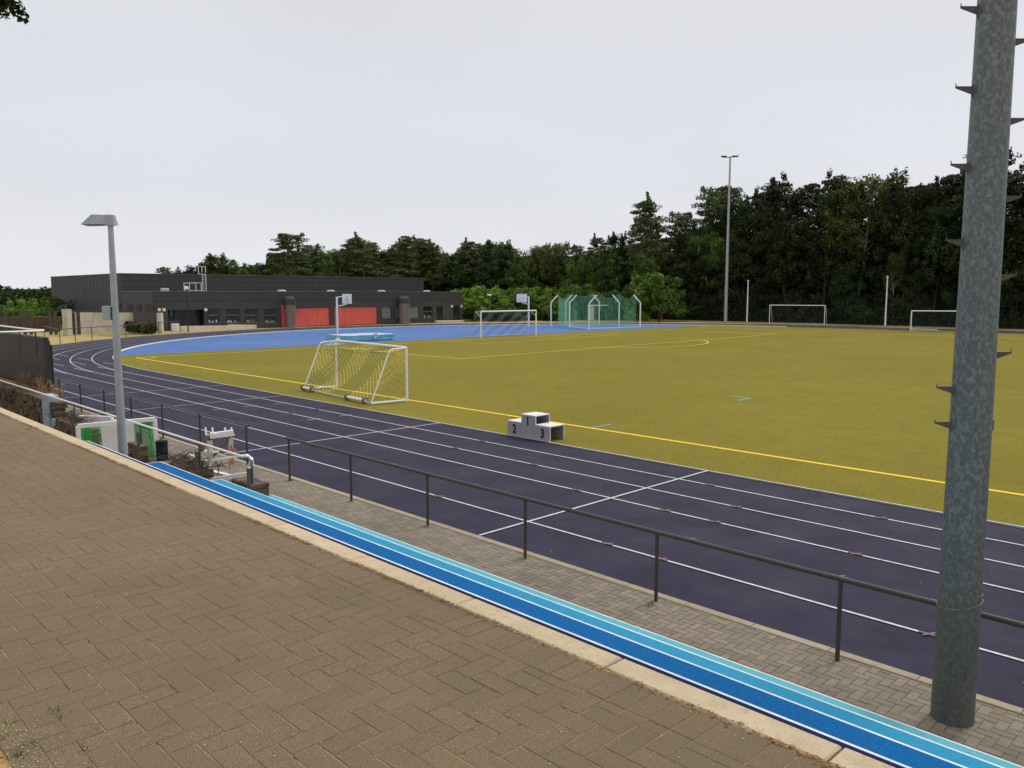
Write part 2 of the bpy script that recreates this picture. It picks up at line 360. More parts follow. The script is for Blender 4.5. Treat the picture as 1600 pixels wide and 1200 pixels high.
# straight run-up lanes carrying on past the bend, broken lines
for k in range(1,6):
    x=-47.0
    while x>-74:
        x1=x-3.2
        strip(b,[(x,YI-k*LANE),(x1,YI-k*LANE)],.05,.0125); x=x1-2.0
for k in (0,):
    x=-50.0
    while x>-76: strip(b,[(x,YI),(x-3,YI)],.05,.0125); x-=5
for x in (-10.35,-20.4,-30.5,-36.0):                       # start lines across the lanes
    strip(b,[(x+.05,YO),(x-.05,YI)],.055 if x>-25 else .04,.016)
for x,n in ((-28.5,3),(-24,2)):
    for k in range(n): strip(b,[(x,YI-1.3*LANE-k*LANE),(x,YI-1.3*LANE-k*LANE+.5)],.04,.016)
o=struct('lane_lines',b,M['line'])
b=MB(); rr=random.Random(3)
for x in (-13.5,-11.3,-9.0,-7.9,-5.3,-3.9,-16.5,-25.5):
    for k in range(1,6):
        if rr.random()<.5: continue
        yy=YI-k*LANE; xx=x+(k-3)*.28
        strip(b,[(xx-.12,yy),(xx+.12,yy)],.045,.018); strip(b,[(xx-.04,yy-.09),(xx+.05,yy+.09)],.035,.019)
struct('relay_marks',b,M['orange'])
b=MB()
cv=curve(-.06,160); cv=[p for p in cv if p[0]<-57.6 or p[1]>60]
cvl=[p for p in cv if p[1]<YF-.3 or p[0]<-58]
for i in range(len(cvl)-1):
    p,q=Vector(cvl[i]),Vector(cvl[i+1])
    if p[1]<19.6: continue
    b.bar(p+Vector((0,0,.035)),q+Vector((0,0,.035)),.22,.07)
struct('bend_kerb',b,M['kerbwhite'])
b=MB()                                                    # yellow field markings
def gl(px,py): return G(px,py,.01)
SX=-55.7
strip(b,[(SX,19.45),(XR,19.15)],.15,.0125)
strip(b,[(SX,19.4),(-56.3,88)],.12,.0125)
strip(b,[(-56.3,88),(XR,87.6)],.12,.0125)
for A,B in ((34.2,79.2),):
    strip(b,[(-56,A),(-40.2,A)],.12,.0135); strip(b,[(-56.3,B),(-41.8,B)],.12,.0135); strip(b,[(-40.1,A-.06),(-41.8,B)],.12,.014)
strip(b,[(-56,46),(-51.2,46)],.1,.0135); strip(b,[(-51.2,46),(-52.3,66)],.1,.014); strip(b,[(-56.2,66),(-52.3,66)],.1,.0135)
arc=[]
for i in range(25):
    a=R(-56+112*i/24); arc.append((-46.6+9.3*math.cos(a),56.4+9.3*math.sin(a)))
strip(b,arc,.12,.015)
strip(b,[(-55.7+1.1*math.cos(a),19.5+1.1*math.sin(a)) for a in [R(90*i/8) for i in range(9)]],.1,.0135)
struct('field_lines',b,M['yellow'])
b=MB()
for q in (((1140,618),(1172,622)),((1172,622),(1153,626)),((925,668),(955,663)),((375,583),(398,581)),((800,590),(812,589)),((1062,515),(1090,514))):
    A,B=gl(*q[0]),gl(*q[1]); strip(b,[A,B],.09,.0135)
struct('cyan_marks',b,M['cyan'])
b=MB()                                                    # white thin court and sector lines on the blue zone
for q in (((420,521),(520,516)),((430,520),(640,513)),((640,516),(745,513)),((690,517),(720,515)),((935,510),(965,516)),((860,513),(930,509)),((470,527),(540,527)),((650,512),(700,512)),((745,508.5),(860,508.3))):
    A,B=gl(*q[0]),gl(*q[1]); strip(b,[A,B],.07,.012)
strip(b,[(-72.5+3*math.cos(a),66+3*math.sin(a)) for a in [2*pi*i/24 for i in range(25)]],.07,.012)
strip(b,[(-66,50),(-76,50),(-76,71),(-66,71),(-66,50)],.07,.0125)
struct('court_lines',b,mat('pale_blue_line',(.30,.38,.60),rough=.7))
b=MB(); strip(b,[(XR,YI-.08),(-45,YI-.08)],.1,.010)
struct('drain_slot',b,M['black'])

# ------------------------------------------------------------------ lower paving, steps, terrace
XL=-45.0; XE=6.0
def herring(mb,x0,x1,y0,y1,u,z,gap=.006,th=.02,jit=.0):
    rd=random.Random(5)
    nx=int((x1-x0)/u)+2; ny=int((y1-y0)/u)+2
    for j in range(-1,ny):
        for i in range(-1,nx):
            k=(i-j)%4
            if k==0: w_,h_=2,1
            elif k==3: w_,h_=1,2
            else: continue
            a=max(x0+i*u+gap/2,x0); c=min(x0+(i+w_)*u-gap/2,x1); d_=max(y0+j*u+gap/2,y0); f_=min(y0+(j+h_)*u-gap/2,y1)
            if c-a<.02 or f_-d_<.02: continue
            zz=z+rd.uniform(-jit,jit); tx=rd.uniform(-jit,jit)*.6; ty=rd.uniform(-jit,jit)*.6
            n=len(mb.v); g=.003
            mb.v+=[(a,d_,z-th),(c,d_,z-th),(c,f_,z-th),(a,f_,z-th),(a+g,d_+g,zz-tx-ty),(c-g,d_+g,zz+tx-ty),(c-g,f_-g,zz+tx+ty),(a+g,f_-g,zz-tx+ty)]
            mb.f+=[(n+4,n+5,n+6,n+7)]+[(n+q,n+(q+1)%4,n+4+(q+1)%4,n+4+q) for q in range(4)]
b=MB(); b.box((XL,2.7,-.3),(XE,9.07,-.007))
struct('paving_bed',b,M['pjoint'])
b=MB(); herring(b,-38,4.5,6.3,9.055,.104,0,.006,.006,.0015)
struct('lower_paving',b,M['pave'])
b=MB(); herring(b,-26,-13.3,2.9,6.3,.208,.0,.01,.014,.001)
struct('side_paving',b,M['pave'])
b=MB(); x=XL
while x<XE: b.box((x,9.065,-.2),(x+.994,9.2,.012),.008); x+=1.0
struct('track_kerb',b,M['kerb2'])
ZT=2.58
YS=[2.80,3.715,4.84,5.96,7.05]; RZ=ZT/5
mats=[None,'s1','s2','s3','s4']; XSL=[0,-12.7,-13.0,-13.3,-13.6]
for k in (1,2,3,4):
    z=ZT-k*RZ; ext=-12.7-.3*(k-1)
    b=MB(); b.box((ext,YS[k-1]+.0,-.1),(XE,YS[k]-.006,z-.02))
    o=struct('step_body',b,M['wallc'])
    b=MB(); b.box((ext,YS[k-1]+.002,z-.02),(XE,YS[k]-.018,z))
    struct('step_tread',b,M[mats[k]])
    b=MB(); b.box((ext-.003,YS[k]-.018,z-.045),(XE,YS[k],z+.002)); b.box((ext-.02,YS[k-1]+.004,z-.03),(ext-.003,YS[k],z+.002))
    struct('step_nosing',b,M['nose'])
b=MB(); b.box((XL,-8,-.2),(XE,2.79,ZT-.2)); b.box((XL,.45,ZT-.2),(XE,2.641,ZT-.0032))
struct('terrace_body',b,M['joint'])
b=MB(); herring(b,-34,4.5,.6,2.425,.104,ZT,.0034,.003,.0008)
x=-34.0
while x<4.5:
    n=len(b.v); a,c=x+.0015,x+.1025; d_,f_=2.428,2.63
    zz=ZT+random.uniform(-.001,.001)
    b.v+=[(a,d_,ZT-.003),(c,d_,ZT-.003),(c,f_,ZT-.003),(a,f_,ZT-.003),(a+.003,d_+.003,zz),(c-.003,d_+.003,zz),(c-.003,f_-.003,zz),(a+.003,f_-.003,zz)]
    b.f+=[(n+4,n+5,n+6,n+7)]+[(n+q,n+(q+1)%4,n+4+(q+1)%4,n+4+q) for q in range(4)]
    x+=.104
struct('terrace_paving',b,M['terr'])
b=MB(); x=-45.15
while x<XE: b.box((x,2.645,ZT-.3),(x+.99,2.785,ZT+.001+random.uniform(-.001,.001)),.008); x+=1.0
struct('terrace_kerb',b,M['kerb'])
b=MB(); x=-45.4
while x<XE: b.box((x,.42,ZT-.2),(x+.99,.555,ZT+.02),.01); x+=1.0
struct('bed_kerb',b,M['kerb2'])
b=MB(); b.box((XL,-8,ZT-.2),(XE,.42,ZT-.03)); struct('planting_bed',b,M['soil'])

def specks(name,pts,size,m,kind='stuff',flat=True,label=None,cat=None):
    b=MB(); rd=random.Random(11)
    for p in pts:
        s=rd.uniform(*size); a=rd.uniform(0,2*pi); t=rd.uniform(.3,.8)
        u=Vector((math.cos(a),math.sin(a),rd.uniform(-.15,.25)))*s; v=Vector((-math.sin(a),math.cos(a),rd.uniform(-.2,.3)))*s*t
        p=Vector(p)
        b.face([p-u,p-v*1.0,p+u,p+v])
    o=b.build(name,m); o['kind']=kind
    if label: o['label']=label; o['category']=cat
    return o
rd=random.Random(21)
pts=[]
for i in range(14000):
    x=-rd.uniform(.2,16); y=2.630+rd.gauss(0,.013)
    if rd.random()<(.35+.65*(math.sin(x*2.3)*math.sin(x*.9+1)>0)): pts.append((x,y,ZT+rd.uniform(-.006,.007)))
specks('crumbling_moss',pts,(.003,.009),mat('moss_debris',(.26,.12,.035),(.10,.06,.02),scale=40,rough=1,island=.5),label='brown moss and grit in the seam behind the pale kerb',cat='moss')
pts=[]
for i in range(5000):
    x=-12*rd.random()**1.6-.8; y=rd.uniform(.6,2.6); pts.append((x,y,ZT+.003))
for i in range(700): pts.append((-rd.uniform(2.6,3.5),.6+abs(rd.gauss(0,.09)),ZT+.004))
specks('sandy_grit',pts,(.0012,.0042),mat('grit',(.40,.30,.18),(.5,.46,.4),scale=40,rough=1,island=.5),label='fine sandy grit scattered over the terrace bricks',cat='grit')
pts=[]
for i in range(420):
    k=rd.choice((2,3,4)); pts.append((-rd.uniform(.8,13),rd.uniform(YS[k-1]+.5,YS[k]-.05),ZT-k*RZ+.004))
specks('step_litter',pts,(.002,.009),mat('tread_grit',(.20,.20,.18),(.05,.09,.14),scale=30,rough=1,island=.5),label='dry crumbs and grit lying on the blue steps',cat='grit')
pts=[]
for i in range(520):
    x=-rd.uniform(1,45); y=rd.uniform(9.3,16.5); pts.append((x,y,.022))
for i in range(160): pts.append((-rd.uniform(2,20),rd.uniform(7.2,9),.01))
specks('fallen_leaves',pts,(.008,.022),M['leaflitter'],label='small dry leaves scattered over the dark track and lower paving',cat='leaves')
pts=[]
for i in range(700):
    x=-rd.uniform(2,50); y=rd.uniform(16.8,30); pts.append((x,y,.014))
specks('turf_specks',pts,(.010,.028),mat('pale_speck',(.62,.55,.28),(.45,.4,.15),scale=3,rough=.9,island=.3),label='tiny pale specks of sand lying on the olive turf',cat='sand')
# weeds in joints
b=MB(); rd=random.Random(4)
def tuft(b,p,n,h,rad=.02):
    for i in range(n):
        a=rd.uniform(0,2*pi); q=Vector(p)+Vector((rd.gauss(0,rad),rd.gauss(0,rad),0)); l=h*rd.uniform(.5,1.2)
        tip=q+Vector((math.cos(a)*l*.7,math.sin(a)*l*.7,l*.8)); sdv=Vector((-math.sin(a),math.cos(a),0))*.003*(h/.05)**.5
        mid=(q+tip)/2+Vector((0,0,l*.15)); b.face([q-sdv,q+sdv,mid+sdv*.8,tip,mid-sdv*.8])
for (px,py,n) in ((85,1112,22),(95,1120,14),(20,1130,22),(45,1165,26),(30,1180,30),(10,1150,20),(28,670,10),(45,671,30),(130,1172,14)):
    tuft(b,G(px,py,ZT),int(n*.7),.018,.014)
for p in ((-11.41,8.9),(-8.9,8.9),(-6.35,8.82),(-16.47,9.0)): tuft(b,(p[0]+.04,p[1]-.05,0),26,.06,.05)
o=b.build('joint_weeds',M['leaflight']); o['kind']='stuff'; o['label']='small green weeds growing from the paving joints'; o['category']='weeds'

# ------------------------------------------------------------------ railings beside the track
def railing(name,label,posts,h,r_post,r_rail,m,ext0=None,ext1=None,zb=0,group=None,extrapts0=[],extrapts1=[]):
    root=thing(name,label,'railing',(posts[0][0],posts[0][1],zb),group)
    pts=[(p[0],p[1],zb+h) for p in posts]
    if ext0: pts=[(ext0[0],ext0[1],zb+h)]+pts
    if ext1: pts=pts+[(ext1[0],ext1[1],zb+h)]
    b=MB(); b.tube(pts,r_rail,12); part('rail',b,m,root,True)
    for p in posts:
        b=MB(); b.tube([(p[0],p[1],zb-.1),(p[0],p[1],zb+h-r_rail*.6)],r_post,10); part('post',b,m,root,True)
    return root
railing('track_railing','dark steel railing along the near straight, passing behind the thick galvanised pole',
 [(-16.4,8.93),(-13.9,8.93),(-11.4,8.93),(-8.9,8.93),(-6.36,8.93),(-3.82,8.93),(-1.3,8.93),(1.2,8.93)],.97,.026,.031,M['rail'],(-16.5,8.93),(4.5,8.93))
railing('track_railing','dark steel railing beside the track behind the handball goal and white rack',
 [(-38.9,9.0),(-36.4,9.0),(-33.9,9.0),(-31.4,9.0),(-28.9,9.0),(-26.4,9.0),(-23.9,9.0),(-21.3,9.0),(-18.6,9.0)],1.0,.026,.031,M['rail'],None,(-18.5,9.0))
fp=[G(*q) for q in ((70,529),(94,536),(118,533),(144,531),(197,526.5),(222,523),(248,520.5),(268,519),(280,517.5))]
railing('grass_railing','thin dark railing on the yellow grass bank beyond the bend, in front of concrete walls',[(p.x,p.y) for p in fp],1.15,.035,.035,M['rail'])

# ------------------------------------------------------------------ big galvanised pole
pb=Vector((-2.46,8.50,0))
root=thing('floodlight_mast','thick galvanised steel mast with climbing spikes standing on the lower paving at right','mast',pb)
b=MB(); b.tube([pb+Vector((0,0,z)) for z in (-.1,0,1,3,6,10,16)],[.195,.195,.191,.181,.165,.143,.115],40); part('pole',b,M['galv'],root,True)
b=MB(); b.tube([pb+Vector((math.cos(a)*.198,math.sin(a)*.198,1.2+.05*math.sin(a*1+1))) for a in [2*pi*i/24 for i in range(25)]],.004,5,False)
b.tube([pb+Vector((math.cos(a)*.198,math.sin(a)*.198,1.29+.03*math.sin(a+2))) for a in [2*pi*i/24 for i in range(25)]],.003,5,False)
part('wire_tie',b,M['drystalk'],root)
def rung(z,s):
    dv=Vector((RT.x,RT.y,0))*s; sv=Vector((FW.x,FW.y,0))
    r0=.193-.0048*z; b=MB(); c=pb+Vector((0,0,z))
    a0=c+dv*(r0-.01); tip=c+dv*(r0+.165)
    b.bar(a0,tip,.022,.006)
    for q in (-1,1):
        e_=sv*.009*q; b.face([a0+e_,tip+e_,tip+e_+Vector((0,0,-.012)),a0+e_+Vector((0,0,-.075))]); 
    b.face([tip+sv*.009+Vector((0,0,-.012)),tip-sv*.009+Vector((0,0,-.012)),a0-sv*.009+Vector((0,0,-.075)),a0+sv*.009+Vector((0,0,-.075))])
    b.bar(tip,tip+Vector((0,0,.028)),.012,.006)
    b.box(a0-Vector((.02,.02,.09)),a0+Vector((.02,.02,.02)))
    part('climbing_spike',b,M['galv_rail'],root)
for z in (8.9,8.2,7.5,6.78,6.08,5.39,4.70,4.0-.02,3.32,2.98): 
    if abs(z-3.98)>.05: rung(z,-1)
for z in (9.3,8.6,7.9,7.2,6.50,5.80,5.10,4.38,3.65): rung(z,1)
b=MB(); b.obox(pb+Vector((RT.x*.19,RT.y*.19,2.95)),(.05,.05,.1)); part('bracket',b,M['galv_rail'],root); b=MB(); b.obox(pb+Vector((FW.x*-.19,FW.y*-.19,.55)),(.012,.02,.16)); part('bracket',b,M['galv_rail'],root)
b=MB(); b.obox(pb+Vector((0,0,16.1)),(.9,.12,.12)); part('crossarm',b,M['galv_rail'],root)
for s in (-.35,.35):
    b=MB(); b.obox(pb+Vector((s,0.1,16.35)),(.45,.2,.4),None,.05); part('lamp_head',b,M['lampgrey'],root)

# ------------------------------------------------------------------ left lamp post
lb=Vector((-13.75,4.52,0)); dl=Vector((lb.x,lb.y)).dot(FW)
ztop=zat(166,338,lb)
root=thing('street_lamp','slim light grey lamp post with a flat angled head, standing left of the blue steps','street lamp',lb)
b=MB(); b.tube([lb+Vector((0,0,z)) for z in (-.05,1,2.3,3.5,4.6,ztop-.05)],[.071,.069,.062,.055,.048,.040],24); part('pole',b,M['lampgrey'],root,True)
hd=(-RT*0.97-FW*.12).normalized(); hd3=Vector((hd.x,hd.y,0)); sv=Vector((-hd.y,hd.x,0)); zt=ztop
b=MB(); c=lb+Vector((0,0,zt-.06)); b.obox(c,(.12,.11,.17),Matrix.Rotation(math.atan2(hd.y,hd.x),3,'Z'),.01); part('clamp',b,M['lampgrey'],root)
b=MB(); c=lb+Vector((0,0,zt-.02))
def hp(f,s_,z_): return c+hd3*f+sv*s_+Vector((0,0,z_))
c=c+Vector((FW.x,FW.y,0))*.12
low=[hp(.46,-.12,-.11),hp(.46,.12,-.11),hp(-.03,.12,-.10),hp(-.03,-.12,-.10)]
top=[hp(.31,-.08,.05),hp(.31,.08,.05),hp(.0,.08,.045),hp(.0,-.08,.045)]
for i in range(4): b.face([low[i],low[(i+1)%4],top[(i+1)%4],top[i]])
b.face(top); b.face(list(reversed(low))); lh=part('lamp_head',b,M['lampgrey'],root)
b=MB(); b.face([hp(.42,-.11,-.122),hp(.03,-.11,-.108),hp(.03,.11,-.108),hp(.42,.11,-.122)]); part('lamp_glass',b,M['lampglass'],root,parent=lh)
b=MB(); cz=zat(167,489,lb); c=lb+hd3*.115+Vector((0,0,cz)); b.obox(c,(.12,.14,.22),Matrix.Rotation(math.atan2(hd.y,hd.x),3,'Z'),.01); part('control_box',b,M['lampgrey'],root)

# ------------------------------------------------------------------ white handrail with flat posts
HY=6.45; HZ=1.33
root=thing('handrail','long white tube handrail on flat grey posts ending in a hook beside the blue steps','handrail',(-13.4,HY,0))
b=MB(); pts=[(-40,HY,HZ+.05),(-25,HY,HZ+.02),(-13.5,HY,HZ),(-13.36,HY,HZ+.03)]
for i in range(9):
    a=R(90-200*i/8); pts.append((-13.24+.10*math.cos(a),HY,HZ-.07+.105*math.sin(a)))
b.tube(pts,.022,12); part('rail',b,M['hand'],root,True)
def px2x(px,y):
    az=AZ+math.atan2(800-px,FPX); return -y*math.tan(az)
for px in (387,305,213,110,3):
    x=px2x(px,HY)
    b=MB(); b.box((x-.03,HY-.02,.9),(x+.03,HY+.0,HZ-.01)); part('post',b,M['galv_rail'],root)
    b=MB(); b.box((x-.05,HY-.085,.05),(x+.05,HY-.052,1.18)); part('flat_post',b,M['galv_rail'],root)
# dry stone walls
def stonewall(label,x0,x1,y0,y1,z0,z1,seed,name='stone_wall'):
    rd=random.Random(seed); b=MB(); z=z0
    while z<z1-.02:
        h=rd.uniform(.08,.15); x=x0
        while x<x1:
            l=rd.uniform(.14,.38); xe=min(x+l,x1)
            c=((x+xe)/2+rd.uniform(-.01,.01),(y0+y1)/2+rd.uniform(-.02,.02),z+h/2)
            rot=Matrix.Rotation(rd.uniform(-.08,.08),3,'Y')@Matrix.Rotation(rd.uniform(-.06,.06),3,'Z')
            if xe-x>.05: b.obox(c,(xe-x-.012,(y1-y0)+rd.uniform(-.06,.05),h-.008),rot,.02)
            x+=l
        z+=h
    b.box((x0+.05,y0+.06,z0),(x1-.05,y1-.06,z1-.08))
    o=b.build(name,M['stone']); tag(o,label,'wall','dry stone walls below the terrace')
    return o
stonewall('dark dry stone wall under the hooked end of the white handrail',px2x(357,6.6),-13.42,6.56,6.9,0,.78,1)
stonewall('low dry stone wall right of the green bin, below the white rack',px2x(263,6.7),px2x(304,6.7),6.56,7.0,0,.60,2)
stonewall('short dry stone wall seen between lamp post and goal net',px2x(186,6.5),px2x(206,6.5),6.56,6.75,0,.70,3)
stonewall('dry stone wall left of the handball goal topped with dead twigs',px2x(72,6.5),px2x(122,6.5),6.56,6.9,0,.66,4)
stonewall('tall dark dry stone wall at the left edge under dry stalks',-37,px2x(70,6.5),6.56,6.95,0,1.1,5)
b=MB(); b.box((-37,6.96,0),(-28.3,7.36,1.16)); o=b.build('raised_bed',M['soil']); tag(o,'raised bed of orange brown dry soil behind the left stone wall','planter')
x0=px2x(72,6.75)
b=MB(); b.box((x0+.06,6.52,0),(x0+.72,6.80,1.30),.012); o=b.build('concrete_pillar',M['bluecon']); tag(o,'pale blue painted concrete pillar at the end of the left stone wall','pillar')
b=MB(); b.box((x0+.74,6.56,0),(x0+1.1,6.90,.66),.02); o=b.build('concrete_block',M['bluecon']); tag(o,'low pale blue block at the foot of the concrete pillar','block')
# twigs on walls
def twigs(name,label,x0,x1,y0,y1,z,n,l,m,seed,up=.2):
    rd=random.Random(seed); b=MB()
    for i in range(n):
        p=Vector((rd.uniform(x0,x1),rd.uniform(y0,y1),z+rd.uniform(-.01,.05)))
        a=rd.uniform(0,2*pi); u=rd.uniform(-.1,up); q=p+Vector((math.cos(a),math.sin(a),u*2))*l*rd.uniform(.4,1)
        mid=(p+q)/2+Vector((rd.uniform(-.05,.05),rd.uniform(-.05,.05),.05))
        b.tube([p,mid,q],[.006,.005,.002],4,False)
    o=b.build(name,m); tag(o,label,'twigs'); o['kind']='stuff'; return o
twigs('dead_twigs','dead twigs piled on the stone wall left of the handball goal',px2x(80,6.7),px2x(120,6.7),6.5,6.95,.74,140,.5,M['bark'],1)
twigs('dead_twigs','dead twigs piled on the low wall right of the green bin',px2x(262,6.8),px2x(315,6.8),6.5,7.1,.68,150,.5,M['bark'],2)
def stalks(label,x0,x1,y0,y1,z,n,h,seed):
    rd=random.Random(seed); b=MB()
    for i in range(n):
        p=Vector((rd.uniform(x0,x1),rd.uniform(y0,y1),z)); l=h*rd.uniform(.3,1)
        a=rd.uniform(0,2*pi); q=p+Vector((math.cos(a)*l*.3,math.sin(a)*l*.3,l))
        b.tube([p,(p+q)/2+Vector((0,0,l*.08)),q],[.005,.004,.002],4,False)
        for j in range(3):
            s=p.lerp(q,rd.uniform(.4,1)); t=s+Vector((rd.uniform(-.08,.08),rd.uniform(-.08,.08),rd.uniform(0,.1)))
            b.tube([s,t],[.012,.002],4,False)
    o=b.build('dry_stalks',M['drystalk']); tag(o,label,'plant'); o['kind']='stuff'
stalks('dry straw coloured stalks growing on the raised bed before the dark slatted screen',-31,-26,6.9,7.0,1.15,70,.6,6)
# dark slatted screen on the bed
root=thing('slatted_screen','dark vertical slatted screen panel on the raised bed at the left edge','screen',(-30,7.2,1.2))
x=-37.0; b=MB(); k=0
while x<-28.45:
    wd=.35+.12*((k*7)%3)
    b.box((x,7.17,1.22),(min(x+wd-.02,-28.42),7.20+.012*(k%2),2.74)); x+=wd; k+=1
part('slats',b,M['dark'],root)
b=MB(); b.box((-37,7.24,1.2),(-28.4,7.30,2.82)); b.box((-37,7.14,2.745),(-28.38,7.32,2.84)); b.box((-28.39,7.15,1.2),(-28.32,7.33,2.74)); part('frame',b,M['dark'],root)
b=MB(); b.box((-37,7.33,1.2),(-28.45,7.42,2.6)); part('box_body',b,M['black'],root)
root=thing('handrail','white tube handrail looping round the top of the dark slatted screen','handrail',(-30,7.2,2.8))
A=[G(*q) for q in ((-60,521,3.05),(0,519,3.05),(64,517,3.05),(68,516,3.05),(50,515,3.05),(0,509,3.05),(-60,502,3.05))]
b=MB(); b.tube(A,.03,10); part('rail',b,M['hand'],root,True)
for p in (G(55,518,3.03),G(30,518,3.03),G(0,510,3.03)):
    b=MB(); b.tube([(p.x,p.y,2.3 if p.y<7 else 1.3),(p.x,p.y,3.03)],.025,8); part('post',b,M['rail'],root)

# ------------------------------------------------------------------ handball goals and rack behind the handrail
def net_grid(b,A,B,C,D,nu,nv,r,diag=False):
    A,B,C,D=map(Vector,(A,B,C,D))
    f=lambda u,v:(A*(1-u)+B*u)*(1-v)+(D*(1-u)+C*u)*v
    for i in range(nu+1): b.tube([f(i/nu,0),f(i/nu,1)],r,3,False)
    for j in range(nv+1): b.tube([f(0,j/nv),f(1,j/nv)],r,3,False)
gr=Vector((-20.95,7.7,0)); gL=Vector((-21.1,5.95,0)); gz=1.04
root=thing('handball_goal','small white framed goal with bright green net behind the white handrail','goal',gr)
b=MB(); b.bar(gr+Vector((0,0,0)),gr+Vector((0,0,gz)),.09); part('goal_post',b,M['white'],root)
b=MB(); b.bar(gL,gL+Vector((0,0,gz)),.09); part('goal_post',b,M['white'],root)
b=MB(); b.bar(gL+Vector((0,0,gz)),gr+Vector((0,0,gz+.0)),.095); part('crossbar',b,M['white'],root)
bk=Vector((-.75,.15,0))
b=MB(); rd=random.Random(9)
for s in range(2):
    e0=(gr if s else gL); 
    for i in range(7):      # gathered drapes
        p=e0+(gL-gr)*(-.02 if not s else .02)+bk*(i/7)
        pts=[p+Vector((rd.uniform(-.04,.04),rd.uniform(-.04,.04),gz*(1-j/5)-.04)) for j in range(6)]
        for j in range(5):
            q0,q1=pts[j],pts[j+1]; w_=bk*(1.15/7)
            b.face([q0,q0+w_,q1+w_,q1])
dirg=(gL-gr)
for i in range(10):
    a0=gr+dirg*(i/10)+bk*.9+Vector((0,0,gz*.92)); a1=gr+dirg*((i+1)/10)+bk*.9+Vector((0,0,gz*.92))
    k0=bk*(.12*math.sin(i*1.7)); k1=bk*(.12*math.sin((i+1)*1.7))
    if 2<i<8: continue
    b.face([a0,a1,a1+k1-Vector((0,0,gz*.9)),a0+k0-Vector((0,0,gz*.9))])
part('net',b,M['greennet'],root)
b=MB(); net_grid(b,gL+bk*.9+Vector((0,0,.02)),gr+bk*.9+Vector((0,0,.02)),gr+bk*.9+Vector((0,0,gz*.95)),gL+bk*.9+Vector((0,0,gz*.95)),34,18,.004)
net_grid(b,gr,gr+bk,gr+bk+Vector((0,0,gz)),gr+Vector((0,0,gz)),10,14,.005)
part('net_cords',b,M['greencord'],root)
b=MB(); c=(gL+gr)/2+Vector((-.3,.1,0)); dn=dirg.normalized()
b.obox(c+Vector((0,0,.5)),(.05,.75,.95),Matrix.Rotation(math.atan2(dn.y,dn.x)-pi/2,3,'Z'),.005)
o=b.build('white_board',M['signwhite']); tag(o,'plain white board standing inside the small green netted goal','board')
root=thing('handball_goal','white goal frame lying behind the green netted goal, left of the lamp post','goal',(-23.6,6.9,0))
q0=Vector((-25.3,7.2,0)); q1=Vector((-24.1,7.7,0))
b=MB(); b.bar(q0+Vector((0,0,.66)),q1+Vector((0,0,.72)),.1); b.bar(q0+Vector((.2,.35,.55)),q1+Vector((.1,.3,.6)),.09); part('crossbar',b,M['white'],root)
for q in (q0,q1):
    b=MB(); b.bar(q+Vector((0,0,0)),q+Vector((0,0,.62)),.1); part('goal_post',b,M['white'],root)
# bin
c=Vector((G(254,719).x,G(254,719).y,0))
root=thing('waste_bin','small dark green cylindrical bin beside the post of the green netted goal','bin',c)
b=MB(); b.tube([c+Vector((0,0,z)) for z in (0,.01,.2,.21,.24,.25,.46,.48,.5)],[.13,.14,.14,.147,.147,.14,.14,.148,.14],20); part('bin_body',b,M['bin'],root,True)
b=MB(); b.tube([c+Vector((-.08,0,.5)),c+Vector((-.04,0,.58)),c+Vector((.05,0,.55))],.012,6); part('handle',b,M['galv_rail'],root)
# white rack
RY_=7.0
def RP(px,py,y=RY_):
    x=px2x(px,y); return Vector((x,y,zat(px,py,(x,y))))
rb=Vector((RP(320,700).x,RY_,0))
root=thing('hurdle_rack','white steel rack with forked top bar, brown braces and orange strap beside the steps','rack',rb)
def W(*pp,wd=.07,m='offwhite',nm='frame_bar',y0=RY_,y1=None,ht=None):
    b=MB(); y1=y0 if y1 is None else y1
    b.bar(RP(pp[0],pp[1],y0),RP(pp[2],pp[3],y1),wd,ht); return part(nm,b,M[m],root)
for px,yt,y_,bw in ((321,688,6.95,.085),(354,684,7.35,.08)):
    p=RP(px,yt,y_); b=MB(); b.bar((p.x,y_,0.0),(p.x,y_,p.z),bw); part('upright',b,M['offwhite'],root)
W(322,681,359,676,wd=.11,m='white',nm='top_bar',y0=6.95,y1=7.35)
for a,y_ in ((316,6.9),(327,7.0),(347,7.28),(357,7.38)):
    p=RP(a,680,y_); b=MB(); b.bar(p,p+Vector((-.03,0,.16)),.03); b.bar(p,p+Vector((.09,0,.02)),.03); part('fork',b,M['white'],root)
W(322,682,305,706,wd=.08,m='rust',nm='brace',y0=6.95); W(354,682,325,712,wd=.07,m='rust',nm='brace',y0=7.35,y1=7.1); W(326,710,308,728,wd=.06,m='black',nm='brace',y0=7.15)
W(319,729,325,719,wd=.042,m='white',nm='arm',y0=6.9); W(325,719,379,711,wd=.042,m='white',nm='arm',y0=6.9,y1=7.4); W(379,711,388,718,wd=.042,m='white',nm='arm',y0=7.4); W(384,722,372,742,wd=.04,m='offwhite',nm='arm',y0=7.4,y1=7.3)
W(322,750,384,740,wd=.12,m='white',nm='base_beam',y0=6.9,y1=7.3,ht=.09); W(322,738,352,745,wd=.11,m='white',nm='base_beam',y0=7.5,y1=7.2,ht=.08); W(300,706,330,706,wd=.14,m='white',nm='shelf',y0=7.0,ht=.04)
W(288,712,300,716,wd=.07,m='white',nm='arm',y0=7.0); W(349,690,357,704,wd=.03,m='orangeplastic',nm='strap',y0=7.33); W(357,700,355,726,wd=.06,m='orangeplastic',nm='strap',y0=7.33,ht=.02); W(353,694,363,707,wd=.02,m='drystalk',nm='strap',y0=7.34)
b=MB(); pp=RP(314,726,6.95); b.tube([pp+Vector((math.cos(a)*.09,0,math.sin(a)*.09)) for a in [2*pi*i/14 for i in range(15)]],.03,8,False); part('wheel',b,M['white'],root,True)
